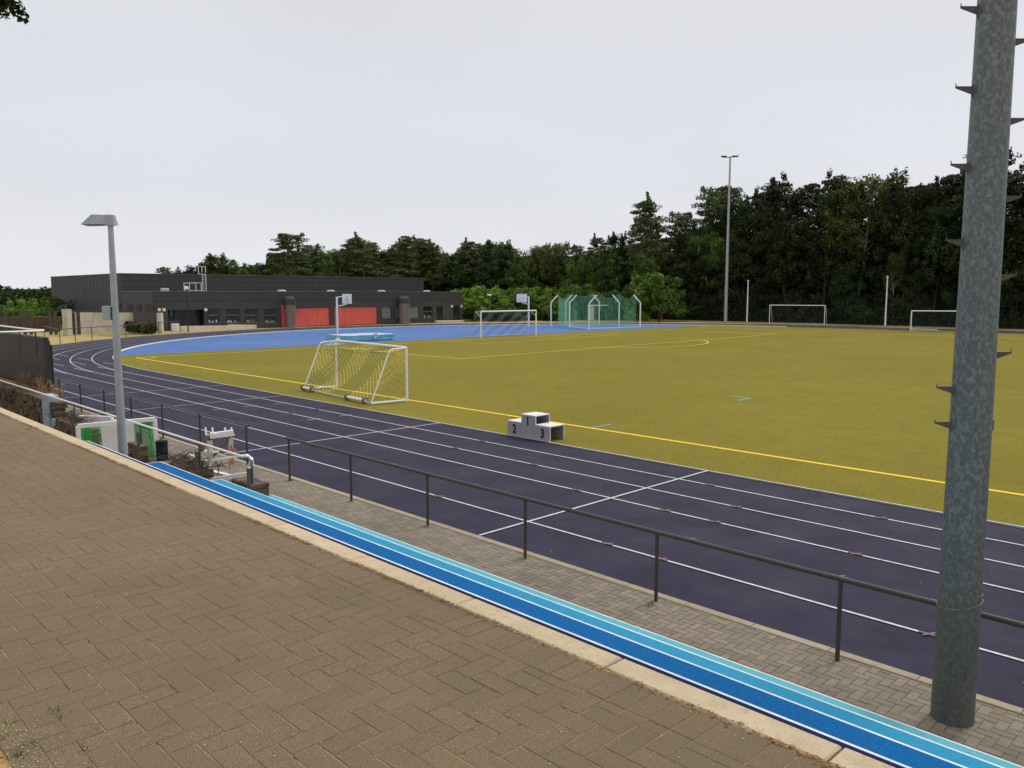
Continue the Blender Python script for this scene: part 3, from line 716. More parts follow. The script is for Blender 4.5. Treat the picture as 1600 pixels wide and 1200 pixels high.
b=MB(); pp=RP(312,727,7.02); b.tube([pp+Vector((math.cos(a)*.11,0,math.sin(a)*.11)) for a in [2*pi*i/14 for i in range(15)]],.025,8,False); part('wheel',b,M['black'],root,True)
b=MB(); b.tube([RP(326,716,6.95),RP(332,726,6.9),RP(333,740,6.9)],.01,6); part('cable',b,M['black'],root)
root['category']='rack'

# ------------------------------------------------------------------ podium
pr=Vector((-17.35,16.66,.008))
root=thing('winners_podium','three step winners podium in grey and white at the turf edge','podium',pr)
Wd=.575; D=.6; H1=.41; H2=.66; T=.028
b=MB()
for yy in (pr.y,pr.y+D-T):
    b=MB(); n=len(b.v)
    prof=[(0,0),(3*Wd,0),(3*Wd,H1),(2*Wd,H1),(2*Wd,H2),(Wd,H2),(Wd,H1),(0,H1)]
    f0=[(pr.x+x,yy,pr.z+z) for x,z in prof]; f1=[(pr.x+x,yy+T,pr.z+z) for x,z in prof]
    # concave profile as three quads each side
    for x0_,x1_,h in ((0,Wd,H1),(Wd,2*Wd,H2),(2*Wd,3*Wd,H1)):
        b.box((pr.x+x0_,yy,pr.z),(pr.x+x1_,yy+T,pr.z+h))
    part('side_panel',b,M['podium'],root)
b=MB(); e=.004
b.box((pr.x-e,pr.y-e,pr.z+H1-.0),(pr.x+Wd,pr.y+D+e,pr.z+H1+T)); part('step_top',b,M['podtop'],root); b=MB(); b.box((pr.x+2*Wd,pr.y-e,pr.z+H1),(pr.x+3*Wd+e,pr.y+D+e,pr.z+H1+T))
part('step_top',b,M['podtop'],root); b=MB(); b.box((pr.x+Wd-e,pr.y-e,pr.z+H2),(pr.x+2*Wd+e,pr.y+D+e,pr.z+H2+T))
part('step_top',b,M['podtop'],root)
for yy in (pr.y-.002,pr.y+D-T+.002):
    b=MB(); b.box((pr.x+3*Wd,yy,pr.z),(pr.x+3*Wd+.012,yy+T,pr.z+H1)); part('edge_trim',b,M['podtop'],root)
    b=MB(); b.box((pr.x+2*Wd,yy,pr.z+H1+T),(pr.x+2*Wd+.012,yy+T,pr.z+H2)); part('edge_trim',b,M['podtop'],root)
b=MB(); b.box((pr.x+.002,pr.y+T,pr.z+.02),(pr.x+T,pr.y+D-T,pr.z+H1)); part('end_panel',b,M['podium'],root)
b=MB(); b.box((pr.x+Wd,pr.y+T,pr.z+H1+T),(pr.x+Wd+T,pr.y+D-T,pr.z+H2)); part('end_panel',b,M['podium'],root)
for s,xx,zz in (('2',.5*Wd,.09),('1',1.46*Wd,.385),('3',2.5*Wd,.09)):
    M4=Matrix.Translation((xx,-.003,zz))@Matrix.Rotation(R(90),4,'X')@Matrix.Scale(.85,4,(1,0,0))
    text_mesh(s,.36 if s!='1' else .34,'number',M['black'],root,M4)

# ------------------------------------------------------------------ near small goal with yellow and green net
def diag_net(quad,cell,stripe,matA,matB,root,r=.006,phase=0,sag=None):
    """knotted diamond net on a quad; cords switch colour in slanting bands"""
    A,B,C,D_=[Vector(q) for q in quad]
    lu=((B-A).length+(C-D_).length)/2; lv=((D_-A).length+(C-B).length)/2
    nu=max(2,int(lu/cell)); nv=max(2,int(lv/cell))
    f=lambda u,v:(A*(1-u)+B*u)*(1-v)+(D_*(1-u)+C*u)*v
    nrm=(B-A).cross(D_-A).normalized()
    def g(i,j):
        u=i/nu; v=j/nv; p=f(u,v)
        if sag: p=p+nrm*sag*math.sin(pi*u)*math.sin(pi*v)*.7+Vector((0,0,-abs(sag)*.25*math.sin(pi*u)*v*(1-v)*4))
        return p
    a_=MB(); b_=MB()
    for j in range(nv):
        for i in range(nu+1):
            if (i+j)%2: continue
            for di in (-1,1):
                if 0<=i+di<=nu:
                    band=math.floor(((i+di*.5)*1.0+(j+.5)*1.15*phase_dir+phase)/stripe)%2
                    (a_ if band else b_).tube([g(i,j),g(i+di,j+1)],r,3,False)
    return a_,b_
phase_dir=1
nl=Vector((-31.49,19.60,.008)); nr=Vector((-25.45,18.98,.008)); GH=2.12
dirn=(nr-nl).normalized(); back=Vector((dirn.y,-dirn.x,0))     # towards the camera side
root=thing('small_goal','small white portable goal with yellow and green diagonal striped net near the track','goal',nl)
def TB(nm,pts,r,m='white',n=10):
    b=MB(); b.tube(pts,r,n); return part(nm,b,M[m],root,True)
Z=lambda h:Vector((0,0,h))
TB('goal_post',[nl,nl+Z(GH)],.05); TB('goal_post',[nr,nr+Z(GH)],.05); TB('crossbar',[nl+Z(GH),nr+Z(GH)],.05)
bd=1.55; td=.75
bl=nl+back*bd; br=nr+back*bd; tl=nl+back*td+Z(GH-.03); tr_=nr+back*td+Z(GH-.03)
for e0,t_,b0 in ((nl,tl,bl),(nr,tr_,br)):
    bend=[e0+Z(GH-.02),e0+back*(td-.18)+Z(GH-.04),e0+back*(td-.03)+Z(GH-.09),e0+back*(td+.03)+Z(GH-.2),b0+Z(.1)]
    TB('net_stay',bend,.032); TB('ground_bar',[e0+Z(.06),b0+Z(.06)],.05)
TB('rear_bar',[bl+Z(.07),br+Z(.07)],.03,'offwhite')
ln=(br-bl).length
for s in (0.0,.155,.69,.93):
    c=bl+dirn*(ln*s+(.03 if s==0 else 0))+back*.06+Z(.13)
    b=MB()
    for q in (-.03,.03): b.tube([c+dirn*(q-.02)+Z(0),c+dirn*(q+.02)],.12,18)
    wh=part('wheel',b,M['tyre'],root,True)
    b=MB(); b.tube([c-dirn*.07,c+dirn*.07],.06,12); part('hub',b,M['offwhite'],root,True,parent=wh)
for s0,s1 in ((.01,.155),(.70,.93)): TB('weight_tube',[bl+dirn*ln*s0+back*.06+Z(.13),bl+dirn*ln*s1+back*.06+Z(.13)],.065)
TB('net_line',[tl-Z(.1),(tl+tr_)/2-Z(.34)-back*.25,tr_-Z(.1)],.012,'gnet')
ya,ga=MB(),MB()
low_t=Z(.12)
zz=[]
for quad,st,ph,pdir,sg in (((bl+Z(.08),br+Z(.08),tr_-Z(.15),tl-Z(.15)),9,3,-1,-.3),((tl-Z(.15),tr_-Z(.15),nr+Z(GH-.05),nl+Z(GH-.05)),9,-2,-1,-.12),
      ((nl+Z(.1),bl+Z(.1),tl-Z(.1),nl+Z(GH-.08)),8,1,-1,0),((br+Z(.1),nr+Z(.1),nr+Z(GH-.08),tr_-Z(.1)),8,3,-1,0)):
    phase_dir=pdir; a_,b_=diag_net(quad,.15,st*1.05,None,None,root,.0065,ph,sg)
    for s_,m_,lb_ in ((a_,'ynet','bright yellow bands of the net'),(b_,'gnet','grey green bands of the net')):
        o=part('net',s_,M[m_],root); o['label']=lb_

# ------------------------------------------------------------------ larger goals
def big_goal(name,label,A,B,H,back,depth,netm,stripem=None,cell=.3,pr_=.06,group='full size goals',stay='offwhite'):
    A=Vector(A); B=Vector(B); back=Vector(back).normalized()
    root=thing(name,label,'goal',A,group)
    def TB(nm,pts,r,m='white'):
        b=MB(); b.tube(pts,r,8); return part(nm,b,M[m],root,True)
    TB('goal_post',[A,A+Z(H)],pr_); TB('goal_post',[B,B+Z(H)],pr_); TB('crossbar',[A+Z(H),B+Z(H)],pr_)
    for e0 in (A,B):
        TB('net_stay',[e0+Z(H),e0+back*depth*.45+Z(H-.05)],.03,stay)
        TB('net_stay',[e0+back*depth*.45+Z(H-.05),e0+Z(H-.55)] if depth<1.9 else [e0+back*depth*.45+Z(H-.05),e0+back*depth],.03,stay)
    TB('ground_bar',[A+back*depth+Z(.03),B+back*depth+Z(.03)],.03,stay)
    t0=A+back*depth*.45+Z(H-.08); t1=B+back*depth*.45+Z(H-.08); g0=A+back*depth+Z(.05); g1=B+back*depth+Z(.05)
    if stripem:
        global phase_dir; phase_dir=-1
        a_,b_=diag_net((g0,g1,t1,t0),cell,5.4,None,None,root,.008,1,.2)
        part('net',a_,M[stripem[0]],root); part('net',b_,M[stripem[1]],root)
        a_,b_=diag_net((t0,t1,B+Z(H),A+Z(H)),cell*1.6,99,None,None,root,.006,1,.05)
        n=len(a_.v); a_.v+=b_.v; a_.f+=[tuple(i+n for i in f) for f in b_.f]; part('net_roof',a_,M[stripem[1]],root)
    else:
        b=MB(); b.face([g0,g1,t1,t0]); b.face([t0,t1,B+Z(H-.05),A+Z(H-.05)]); b.face([A+Z(.02),g0,t0,A+Z(H-.05)]); b.face([B+Z(.02),g1,t1,B+Z(H-.05)]); part('net',b,M[netm],root)
    return root
big_goal('football_goal','white full size goal with pale net standing on the edge of the blue zone',(-57.95,52.1,.01),(-57.65,59.35,.01),2.5,(-1,0,0),1.8,None,('wnet','bnet'),.16,.07)
A=G(1202,505.5); B=G(1288,507); A.z=B.z=0
d2=(B-A).normalized()
big_goal('football_goal','white goal with dark striped net far off beyond the track, right of the tall mast',A,B,2.6,(-d2.y,d2.x,0),2.0,None,('striped','farcord'),.28,.055)
A=G(1423,518); B=G(1519,519.5)
d2=(B-A).normalized()
big_goal('football_goal','white goal with dark net on the far turf edge, partly behind the galvanised mast',A,B,2.3,(-d2.y,d2.x,0),2.0,'farnet',None,.3,.055)
b=MB(); p=G(1440,516); b.bar(p+Vector((-.9,0,.1)),p+Vector((1.6,.4,.1)),.12,.12); b.bar(p+Vector((-.9,0,.1)),p+Vector((-1.4,.3,.25)),.1,.1)
o=b.build('steel_bar',M['white']); tag(o,'white steel bar lying on the turf inside the far goal behind the mast','bar')

# ------------------------------------------------------------------ basketball hoops
def hoop(label,base,sgn):
    base=Vector(base); root=thing('basketball_hoop',label,'basketball hoop',base,'basketball hoops on the blue court')
    H=3.85; s=Vector((0,sgn,0))
    b=MB(); b.bar(base,base+Z(H),.15); part('pole',b,M['white'],root)
    b=MB(); b.bar(base+Z(H-.05),base+s*1.25+Z(H+.45 if sgn>0 else H-.1),.09) if False else None
    b.bar(base+Z(H-.02),base+s*1.2+Z(H+.12),.09); b.bar(base+Z(H-1.0),base+s*1.2+Z(H-.75),.09); b.bar(base+s*1.15+Z(H-.8),base+s*1.15+Z(H+.1),.08); part('arm',b,M['white'],root)
    b=MB(); b.box(base+s*1.25+Vector((-.9,-.02,H-.72)),base+s*1.25+Vector((.9,.02,H+.33))); bo=part('backboard',b,M['white'],root)
    b=MB()
    for q in (((-.3,0,.12),(.3,0,.12)),((-.3,0,.57),(.3,0,.57)),((-.3,0,.12),(-.3,0,.57)),((.3,0,.12),(.3,0,.57))):
        for sd_ in (1,-1): b.bar(base+s*(1.25)+Vector((q[0][0],sd_*.024,H-.75+q[0][2])),base+s*1.25+Vector((q[1][0],sd_*.024,H-.75+q[1][2])),.04,.01)
    part('target_square',b,M['galv_rail'],root,parent=bo)
    c=base+s*1.55+Z(H-.62)
    b=MB(); b.tube([c+Vector((.23*math.cos(a),.23*math.sin(a),0)) for a in [2*pi*i/16 for i in range(17)]],.015,5,False); part('rim',b,M['orangeplastic'],root)
    return root
hoop('white basketball hoop standing behind the blue mat, facing right',(-75.1,47.0,0),1)
hoop('white basketball hoop left of the green throwing cage, facing left',(-72.7,73.5,0),-1)

# ------------------------------------------------------------------ mat under blue cover
c=Vector((-62.4,41.4,0))
root=thing('landing_mat','large landing mat under a light blue cover on the blue zone behind the small goal','mat',c)
def crumple(x0,x1,y0,y1,z0,z1,nx,ny,nz_,amp,seed):
    bm=bmesh.new(); bmesh.ops.create_cube(bm,size=1)
    bmesh.ops.subdivide_edges(bm,edges=bm.edges[:],cuts=9,use_grid_fill=True)
    rd=random.Random(seed)
    from mathutils import noise
    for v in bm.verts:
        v.co=Vector((x0+(v.co.x+.5)*(x1-x0),y0+(v.co.y+.5)*(y1-y0),z0+(v.co.z+.5)*(z1-z0)))
        n=noise.noise_vector(v.co*1.6+Vector((seed,0,0)))+noise.noise_vector(v.co*4+Vector((0,seed,0)))*.5
        k=1 if v.co.z>z0+.1 else .3
        v.co+=Vector((n.x,n.y,n.z*.5))*amp*k
    return bm
bm=crumple(-1.6,1.45,-2.6,2.75,.05,.56,1,1,1,.055,3)
me=bpy.data.meshes.new('cover'); bm.to_mesh(me); bm.free(); me.materials.append(M['matc']); me.materials.append(M['mattop'])
for f in me.polygons:
    if f.normal.z>.6: f.material_index=1
o=bpy.data.objects.new('cover',me); COL.objects.link(o); o.parent=root; me.shade_smooth()
b=MB(); b.box((-1.5,-2.5,.0),(1.35,2.6,.08)); b.build('pallet',M['bark'],root)
b=MB(); b.box((1.50,.3,.05),(1.54,.75,.48)); q=b.build('cover_flap',M['mattop'],root); q.rotation_euler=(R(20),0,0); q.location=(0,.2,.03)
b=MB(); b.box((.35,-2.70,.12),(.95,-2.68,.42)); b.build('label_patch',M['signwhite'],root)

# ------------------------------------------------------------------ throwing cage
posts=[G(861,510),G(890,512),G(920.5,515),G(1000,512.5),G(967,511),G(936,507),G(884,506)]
cen=sum(posts,Vector())/len(posts)
root=thing('throwing_cage','hammer throwing cage of white bent posts with a sagging green safety net','cage',(cen.x,cen.y,0))
for i,p in enumerate(posts):
    px=(861,890,920.5,1000,967,936,884)[i]
    H=zat(px,461,p); H=min(H,5.6); dv=(cen-p); dv.z=0
    lean=Vector((RT.x,RT.y,0))*(1 if i in(0,1,2,6) else -1)*.95
    b=MB(); b.tube([p,p+Z(H-.95),p+lean*.9+Z(H)],.085,8); part('cage_post',b,M['white'],root,True)
def drape(p0,p1,h0,h1,hm,bulge,n=12,m=8,zb=.05):
    b=MB(); g=[]
    perp=Vector((-(p1-p0).y,(p1-p0).x,0)).normalized()
    for i in range(n+1):
        u=i/n; row=[]
        top=h0*(1-u)+h1*u-hm*math.sin(pi*u)
        for j in range(m+1):
            v=j/m; z=zb+(top-zb)*(1-v)
            p=p0.lerp(p1,u)+perp*(bulge*math.sin(pi*u)*math.sin(pi*v)+.06*math.sin(u*21+v*3)*(.3+v)); row.append(Vector((p.x,p.y,z)))
        g.append(row)
    for i in range(n):
        for j in range(m): b.face([g[i][j],g[i+1][j],g[i+1][j+1],g[i][j+1]])
    return b
inn=lambda p,k=.9:Vector((p.x,p.y,0))+(cen-p).normalized()*k
net=MB()
rsh=Vector((RT.x,RT.y,0))
seq=[(posts[0]+rsh*.9,posts[1]+rsh*.2,3.6,4.3,1.0,.3),(posts[1]+rsh*.3,posts[2]+rsh*.2,4.3,4.1,.25,.2),(posts[6]+rsh*.5,posts[0]+rsh*.95,4.2,4.0,.5,.3),
     (posts[2]+rsh*.2,posts[5],4.3,4.5,.4,.3),(posts[5],posts[4],4.2,4.3,.6,.3),(posts[4],posts[3]-rsh*.5,4.2,4.0,.5,.3),(posts[0]+rsh*.9,posts[1]+rsh*.9,3.8,3.2,.8,.6)]
for s in seq:
    q=drape(*s); n=len(net.v); net.v+=q.v; net.f+=[tuple(i+n for i in f) for f in q.f]
part('safety_net',net,M['cagenet'],root,True)
b=MB(); b.tube([posts[1]+Z(.15),posts[2]+Z(.12),posts[3]+Z(.15)],.04,6); part('base_rail',b,M['white'],root)
p=G(930,500); p.z=0; d_=Vector((RT.x,RT.y,0)); rt=math.atan2(RT.y,RT.x)
root=thing('shelter','small white open shelter with a flat roof beyond the green throwing cage','shelter',p)
rot=Matrix.Rotation(rt,3,'Z'); b=MB(); b.obox(p+Vector((0,0,2.35))+d_*.4,(3.2,1.6,.14),rot); part('roof',b,M['white'],root)
b=MB(); b.obox(p-d_*.75+Z(1.14),(.95,1.3,2.28),rot); part('side_wall',b,M['offwhite'],root)
b=MB(); b.obox(p+d_*1.7+Z(1.14),(.08,.08,2.28),rot); part('post',b,M['white'],root)
b=MB(); b.obox(p+d_*.6+Z(.9)+Vector((FW.x,FW.y,0))*.5,(1.6,.05,1.8),rot); part('back_wall',b,M['bin'],root)

# ------------------------------------------------------------------ distant masts and flag poles
def mast(name,label,cat,base,H,r0,r1,m='lampgrey',head=None,group=None):
    base=Vector((base.x,base.y,0)); root=thing(name,label,cat,base,group)
    b=MB(); b.tube([base,base+Z(H*.5),base+Z(H)],[r0,(r0+r1)/2,r1],10); part('pole',b,M[m],root,True)
    if head: head(root,base,H)
    return root
def head_flood(root,base,H):
    d_=Vector((RT.x,RT.y,0))
    b=MB(); b.bar(base-d_*1.1+Z(H),base+d_*1.1+Z(H+.1),.1); part('crossarm',b,M['galv_rail'],root)
    for s,k in ((-1.1,.0),(-.75,.05),(.45,.1),(.95,.12)):
        b=MB(); b.obox(base+d_*s+Z(H+.12+k*.5),(.5,.35,.14),Matrix.Rotation(rt,3,'Z')@Matrix.Rotation(R(-14 if s>0 else 14),3,'Y')); part('lamp_head',b,M['galv_rail'],root)
def head_ball(root,base,H):
    b=MB(); b.tube([base+Z(H),base+Z(H+.1),base+Z(H+.22)],[.10,.15,.08],8); part('finial',b,M['white'],root)
def head_lamp(root,base,H):
    d_=Vector((RT.x,RT.y,0)); b=MB(); b.tube([base-d_*.3+Z(H+.1),base+d_*.3+Z(H+.1)],[.12,.12],8); part('lamp_head',b,M['white'],root)
p=G(1133.5,503); mast('floodlight_mast','tall slender floodlight mast far behind the track in front of the forest','mast',p,zat(1136,246,p),.27,.13,'lampgrey',head_flood)
p=G(1167,503.5); mast('flag_pole','white flag pole just right of the tall slender floodlight mast','flag pole',p,zat(1169,440,p),.11,.07,'white',head_ball,'white flag poles')
p=G(1383,509); mast('flag_pole','white flag pole between the two goals on the far side','flag pole',p,zat(1387,434,p),.11,.07,'white',head_ball,'white flag poles')
p=G(765,502.5); mast('street_lamp','small lamp post in front of the hedge left of the basketball hoop','street lamp',p,zat(765,462,p),.07,.06,'galv_rail',head_lamp)
p=G(987,498); mast('street_lamp','lamp post behind the right end of the green throwing cage','street lamp',p,zat(987,443,p),.1,.07,'lampgrey',head_lamp)
def head_globe(root,base,H):
    b=MB(); b.tube([base+Z(H-.05),base+Z(H+.1),base+Z(H+.3),base+Z(H+.4)],[.1,.24,.22,.08],12); part('globe',b,M['white'],root,True)
p=G(294,519); p=Vector((p.x,p.y,0)); mast('street_lamp','black lamp post with a white globe in front of the building entrance','street lamp',p,zat(291,453,p),.07,.05,'black',head_globe)

# ------------------------------------------------------------------ sports building
XFc=-95.0; Y0b=35.3; Y1b=81.5; HL=4.45; HU=6.65
root=thing('sports_building','long flat roofed dark grey sports building with red door panels','building',(XFc,Y0b,0))
def px2y(px,x=XFc): return -x/math.tan(AZ+math.atan2(800-px,FPX))
def zb(px,py,x=XFc): return zat(px,py,(x,px2y(px,x)))
wins=[]   # (px0,px1,py_top,py_bot,kind)
openings=[('entrance',264,321,484,515),('window',325.3,345.3,482,504),('window',353.8,376.3,482,504),('window',383.8,405.3,482,504),('window',413.8,434,482,504),
 ('red',442,516,481,509),('red',524,590,479.5,506),('blind',597.5,612.5,479,497.5),('blind',619,626,479,497.5),('blind',641,656,478.5,497),('window',662,676.5,478.5,496),('door',682.5,692.5,478.5,501),('door',708,718.5,477.5,501)]
ops=[]
for k,a,c_,t,bt in openings:
    y0_,y1_=px2y(a),px2y(c_); z1=min(HL-.9,max(2.2,zb((a+c_)/2,t))); z0=max(0.0,zb((a+c_)/2,bt))
    if k in('entrance','door','red'): z0=0.02
    ops.append((k,y0_,y1_,z0,z1))
b=MB()
ys=Y0b
for k,y0_,y1_,z0,z1 in ops:
    b.box((XFc-.5,ys,0),(XFc,y0_,HL-1.0)); 
    if z0>.05: b.box((XFc-.5,y0_,0),(XFc,y1_,z0))
    b.box((XFc-.5,y0_,z1),(XFc,y1_,HL-1.0)); ys=y1_
b.box((XFc-.5,ys,0),(XFc,Y1b,HL-1.0)); b.box((XFc-.5,Y0b,HL-.995),(XFc+.01,Y1b,HL))
b.box((XFc-10,Y0b,0),(XFc-.5,Y0b+.3,HL)); b.box((XFc-10,Y1b-.3,0),(XFc-.5,Y1b,HL))
b.box((XFc-10,Y0b+.3,HL-.4),(XFc-.5,Y1b-.3,HL-.15)); b.box((XFc-2.0,Y0b+.5,0),(XFc-1.9,Y1b-.5,HL-.4))
low=part('wall',b,M['clad'],root)
b=MB(); b.box((-134,Y0b+.02,0),(-105,82,HU)); up=part('upper_wall',b,M['clad'],root)
b=MB()                                                # cladding joints and copings
y=Y0b+1.2
while y<Y1b: b.box((XFc+.011,y,.6 if False else HL-.99),(XFc+.016,y+.03,HL-.02)); y+=1.2
b.box((XFc+.011,Y0b,HL-1.03),(XFc+.03,Y1b,HL-.985)); b.box((XFc+.011,Y0b,HL-.5),(XFc+.018,Y1b,HL-.48))
y=Y0b+1.2
while y<82: b.box((-104.995,y,HL),(-104.985,y+.03,HU)); y+=1.2
for z in (5.1,5.8,6.4): b.box((-104.995,Y0b,z),(-104.98,82,z+.03))
x=-133
while x<-95.5: b.box((x,Y0b-.004,.1),(x+.012,Y0b+.015 if x<-105 else Y0b,HU if x<-105.1 else HL)); x+=1.2
part('cladding_joint',b,mat('joint_grey',(.044,.042,.044),rough=.7),root)
b=MB(); b.box((XFc-10,Y0b-.06,HL),(XFc+.05,Y0b+.25,HL+.06)); b.box((XFc-.3,Y0b+.25,HL),(XFc+.05,Y1b+.06,HL+.06)); b.box((XFc-10,Y1b-.25,HL),(XFc-.3,Y1b+.06,HL+.06))
b.box((-134.06,Y0b-.06,HU),(-104.95,Y0b+.3,HU+.06)); b.box((-105.25,Y0b+.3,HU),(-104.95,82.06,HU+.06)); part('roof_coping',b,M['frame'],root)
for k,y0_,y1_,z0,z1 in ops:
    ym=(y0_+y1_)/2
    if k in('window','blind'):
        b=MB(); t=.07; xg=XFc-.22
        b.box((xg-.03,y0_,z0),(xg+.03,y0_+t,z1)); b.box((xg-.03,y1_-t,z0),(xg+.03,y1_,z1)); b.box((xg-.03,y0_+t,z0),(xg+.03,y1_-t,z0+t)); b.box((xg-.03,y0_+t,z1-t),(xg+.03,y1_-t,z1))
        zm=z0+(z1-z0)*.5; b.box((xg-.03,y0_+t,zm),(xg+.035,y1_-t,zm+.09))
        f=part('window',b,M['frame'],root)
        b=MB(); b.box((xg-.02,y0_+t,z0+t),(xg-.005,y1_-t,zm if k=='window' else z1-t)); part('pane',b,M['glass'] if k=='window' else M['blind'],root,parent=f)
        if k=='window':
            b=MB(); b.box((xg-.02,y0_+t,zm+.09),(xg-.005,y1_-t,z1-t)); part('pane',b,M['glass'],root,parent=f)
            rd2=random.Random(int(y0_*10)); b=MB()
            for i in range(9):
                yy=rd2.uniform(y0_+.15,y1_-.25); b.box((xg+.04,yy,z0+.0),(xg+.12,yy+rd2.uniform(.05,.14),z0+rd2.uniform(.08,.35)))
            part('sill_item',b,M['signwhite'] if y0_<44 else M['offwhite'],root,parent=f)
            b=MB(); b.box((XFc-.18,y0_,z0-.04),(XFc+.04,y1_,z0-.002)); part('sill',b,M['frame'],root,parent=f)
    elif k=='red':
        b=MB(); n=4; xg=XFc-.12
        for i in range(n):
            ya_=y0_+(y1_-y0_)*i/n; yb=y0_+(y1_-y0_)*(i+1)/n; b.box((xg-.04,ya_+.012,z0),(xg,yb-.012,z1-.03)); 
            for j in (1,2,3): 
                zj=z0+(z1-z0)*j/4; b.box((xg,ya_+.02,zj),(xg+.008,yb-.02,zj+.02))
        o=part('red_door',b,M['red'],root); o['label']='red panelled folding door with purple streaks'
        b=MB(); b.box((xg-.3,y0_,z0),(xg-.06,y1_,z1)); part('door_back',b,M['black'],root,parent=o)
    elif k=='entrance':
        xg=XFc-1.2; b=MB()
        b.box((xg-.1,y0_,0),(xg-.05,y1_,z1)); part('recess_wall',b,M['dark'],root)
        b=MB(); a0,a1=px2y(275,xg),px2y(306,xg); 
        for yy in (a0,(a0+a1)/2-.05,(a0+a1)/2+.25,a1): b.box((xg,yy,0),(xg+.08,yy+.12,2.75))
        b.box((xg,a0,2.75),(xg+.08,a1+.12,2.87)); f=part('door_frame',b,M['galv_rail'],root)
        b=MB(); b.box((xg+.01,a0+.12,0.02),(xg+.03,a1,2.74)); part('pane',b,M['glass'],root,parent=f)
        b=MB(); b.box((xg+.02,px2y(268,xg),1.7),(xg+.04,px2y(271,xg),2.3)); part('notice',b,M['teal'],root)
    elif k=='door':
        b=MB(); b.box((XFc-.35,y0_,0),(XFc-.3,y1_,z1)); dd=part('door',b,M['dark'],root)
        b=MB(); b.box((XFc-.3,y0_+.25,.9),(XFc-.29,y1_-.2,z1-.3)); part('pane',b,M['glass'],root,parent=dd)
for px,py in ((258,484),(323,484),(706,478.5),(721,478.5),(250.5,484)):
    yy=px2y(px); b=MB(); b.box((XFc+.012,yy-.16,zb(px,py)-.16),(XFc+.12,yy+.16,zb(px,py)+.16),.02); part('wall_lamp',b,M['signwhite'],root)
for px in (446,522,671,601):
    yy=px2y(px); b=MB(); b.tube([(XFc-.4,yy-.1,HL+.06),(XFc-.4,yy-.1,HL+.2),(XFc-.4,yy-.1,HL+.25)],[.55,.5,.3],12); part('rooflight',b,M['offwhite'],root,True)
for px0,px1 in ((445.5,464.5),(623.5,641.5)):
    xx=XFc+1.0; yy=(px2y(px0,xx)+px2y(px1,xx))/2; rr_=(px2y(px1,xx)-px2y(px0,xx))/2*.78; c=Vector((xx,yy,0)); ht=zb(455,463,xx)
    cr=part('vent_cylinder',(lambda b:(b.tube([c,c+Z(ht-1.05)],rr_,24),b)[1])(MB()),M['bronze'],root,True)
    b=MB(); b.tube([c+Z(ht-1.04),c+Z(ht-.35)],rr_*1.06,24); part('collar',b,M['clad'],root,True,parent=cr)
    b=MB(); b.tube([c+Vector((-.05,0,ht-.34)),c+Vector((-.05,0,ht))],rr_*.78,20); part('cap',b,M['bronze'],root,True,parent=cr)
# red return panel left of first cylinder, roof ladder, guard frame, roof unit
b=MB(); yy=px2y(443); b.box((XFc+.02,yy-.18,0),(XFc+.1,yy+.1,2.75)); part('red_post',b,M['red'],root)
b=MB(); xl=-104.85; y1_,y2_=px2y(320,xl),px2y(325.5,xl); zt_=zat(320,420,(xl,y1_))
for yy in (y1_,y2_): b.bar((xl,yy,HL),(xl,yy,HU+.3),.07)
z=HL+.2
while z<HU: b.bar((xl,y1_,z),(xl,y2_,z),.05); z+=.28
y3=px2y(314.5,xl); zt_=7.75
for yy in (y1_,y2_,y3): b.bar((xl,yy,HU+.1),(xl,yy,zt_),.07)
for z in (HU+.12,zt_): b.bar((xl,y3,z),(xl,y2_,z),.07)
part('roof_ladder',b,M['white'],root)
b=MB(); xg=-100; ya_,yb=px2y(299.5,xg),px2y(318,xg); 
for xx in (xg,xg-1.6):
    for yy in (ya_,yb): b.bar((xx,yy,HL-.1),(xx,yy,HL+1.1),.07)
    b.bar((xx,ya_,HL+1.1),(xx,yb,HL+1.1),.07)
b.bar((xg,ya_,HL+.15),(xg,yb,HL+.15),.06); part('guard_frame',b,M['white'],root)
b=MB(); xg=-99; ya_,yb=px2y(257,xg),px2y(268,xg); b.box((xg-.5,ya_,HL-.1),(xg,yb,HL+.42),.05); part('roof_unit',b,M['offwhite'],root)
for px,ln_ in ((445,.4),(363,1.6),(533,1.6),(401,1.4)):
    xg=-106; yy=px2y(px,xg); b=MB(); b.bar((xg,yy,HU),(xg,yy,HU+ln_),.03); part('lightning_rod',b,M['frame'],root)
# dark openings on the left side wall
b=MB()
for px0,px1 in ((181,192),(202,210),(216,223),(229,243)):
    # side plane y=Y0b
    fx=lambda px:-Y0b*math.tan(AZ+math.atan2(800-px,FPX))
    b.box((fx(px0),Y0b-.06,2.2),(fx(px1),Y0b+.01,3.0))
part('side_window',b,M['black'],root)
# walls, blocks and cabinets in the yard before the building
def gbox(name,label,cat,m,px0,px1,pyb,pyt,th=.3,skew=0,pyb2=None,pyt2=None,extra=None):
    A=G(px0,pyb); B=G(px1,pyb2 or pyb); z=zat(px0,pyt,A); z2=zat(px1,pyt2 or pyt,B)
    dv=(B-A).normalized(); nv=Vector((-dv.y,dv.x,0))*th
    b=MB(); f=[A,B,B+nv,A+nv]; lo=[q-Z(.05) for q in f]; hi=[A+Z(z),B+Z(z2),B+nv+Z(z2),A+nv+Z(z)]
    for i in range(4): b.face([lo[i],lo[(i+1)%4],hi[(i+1)%4],hi[i]])
    b.face(hi)
    o=b.build(name,M[m]); tag(o,label,cat); return o
gbox('concrete_wall','pale stained concrete wall behind the bend, left of the building entrance','wall','concrete',122,209,521.5,488,.35,0,517,488.5)
gbox('concrete_pillar','tall pale concrete pillar at the left end of the stained concrete wall','pillar','concrete',106,114,524,483,.6,0,523.5)
gbox('concrete_wall','short block wall behind the tall pale concrete pillar','wall','concrete',99,118,520.5,487,.3,0,520)
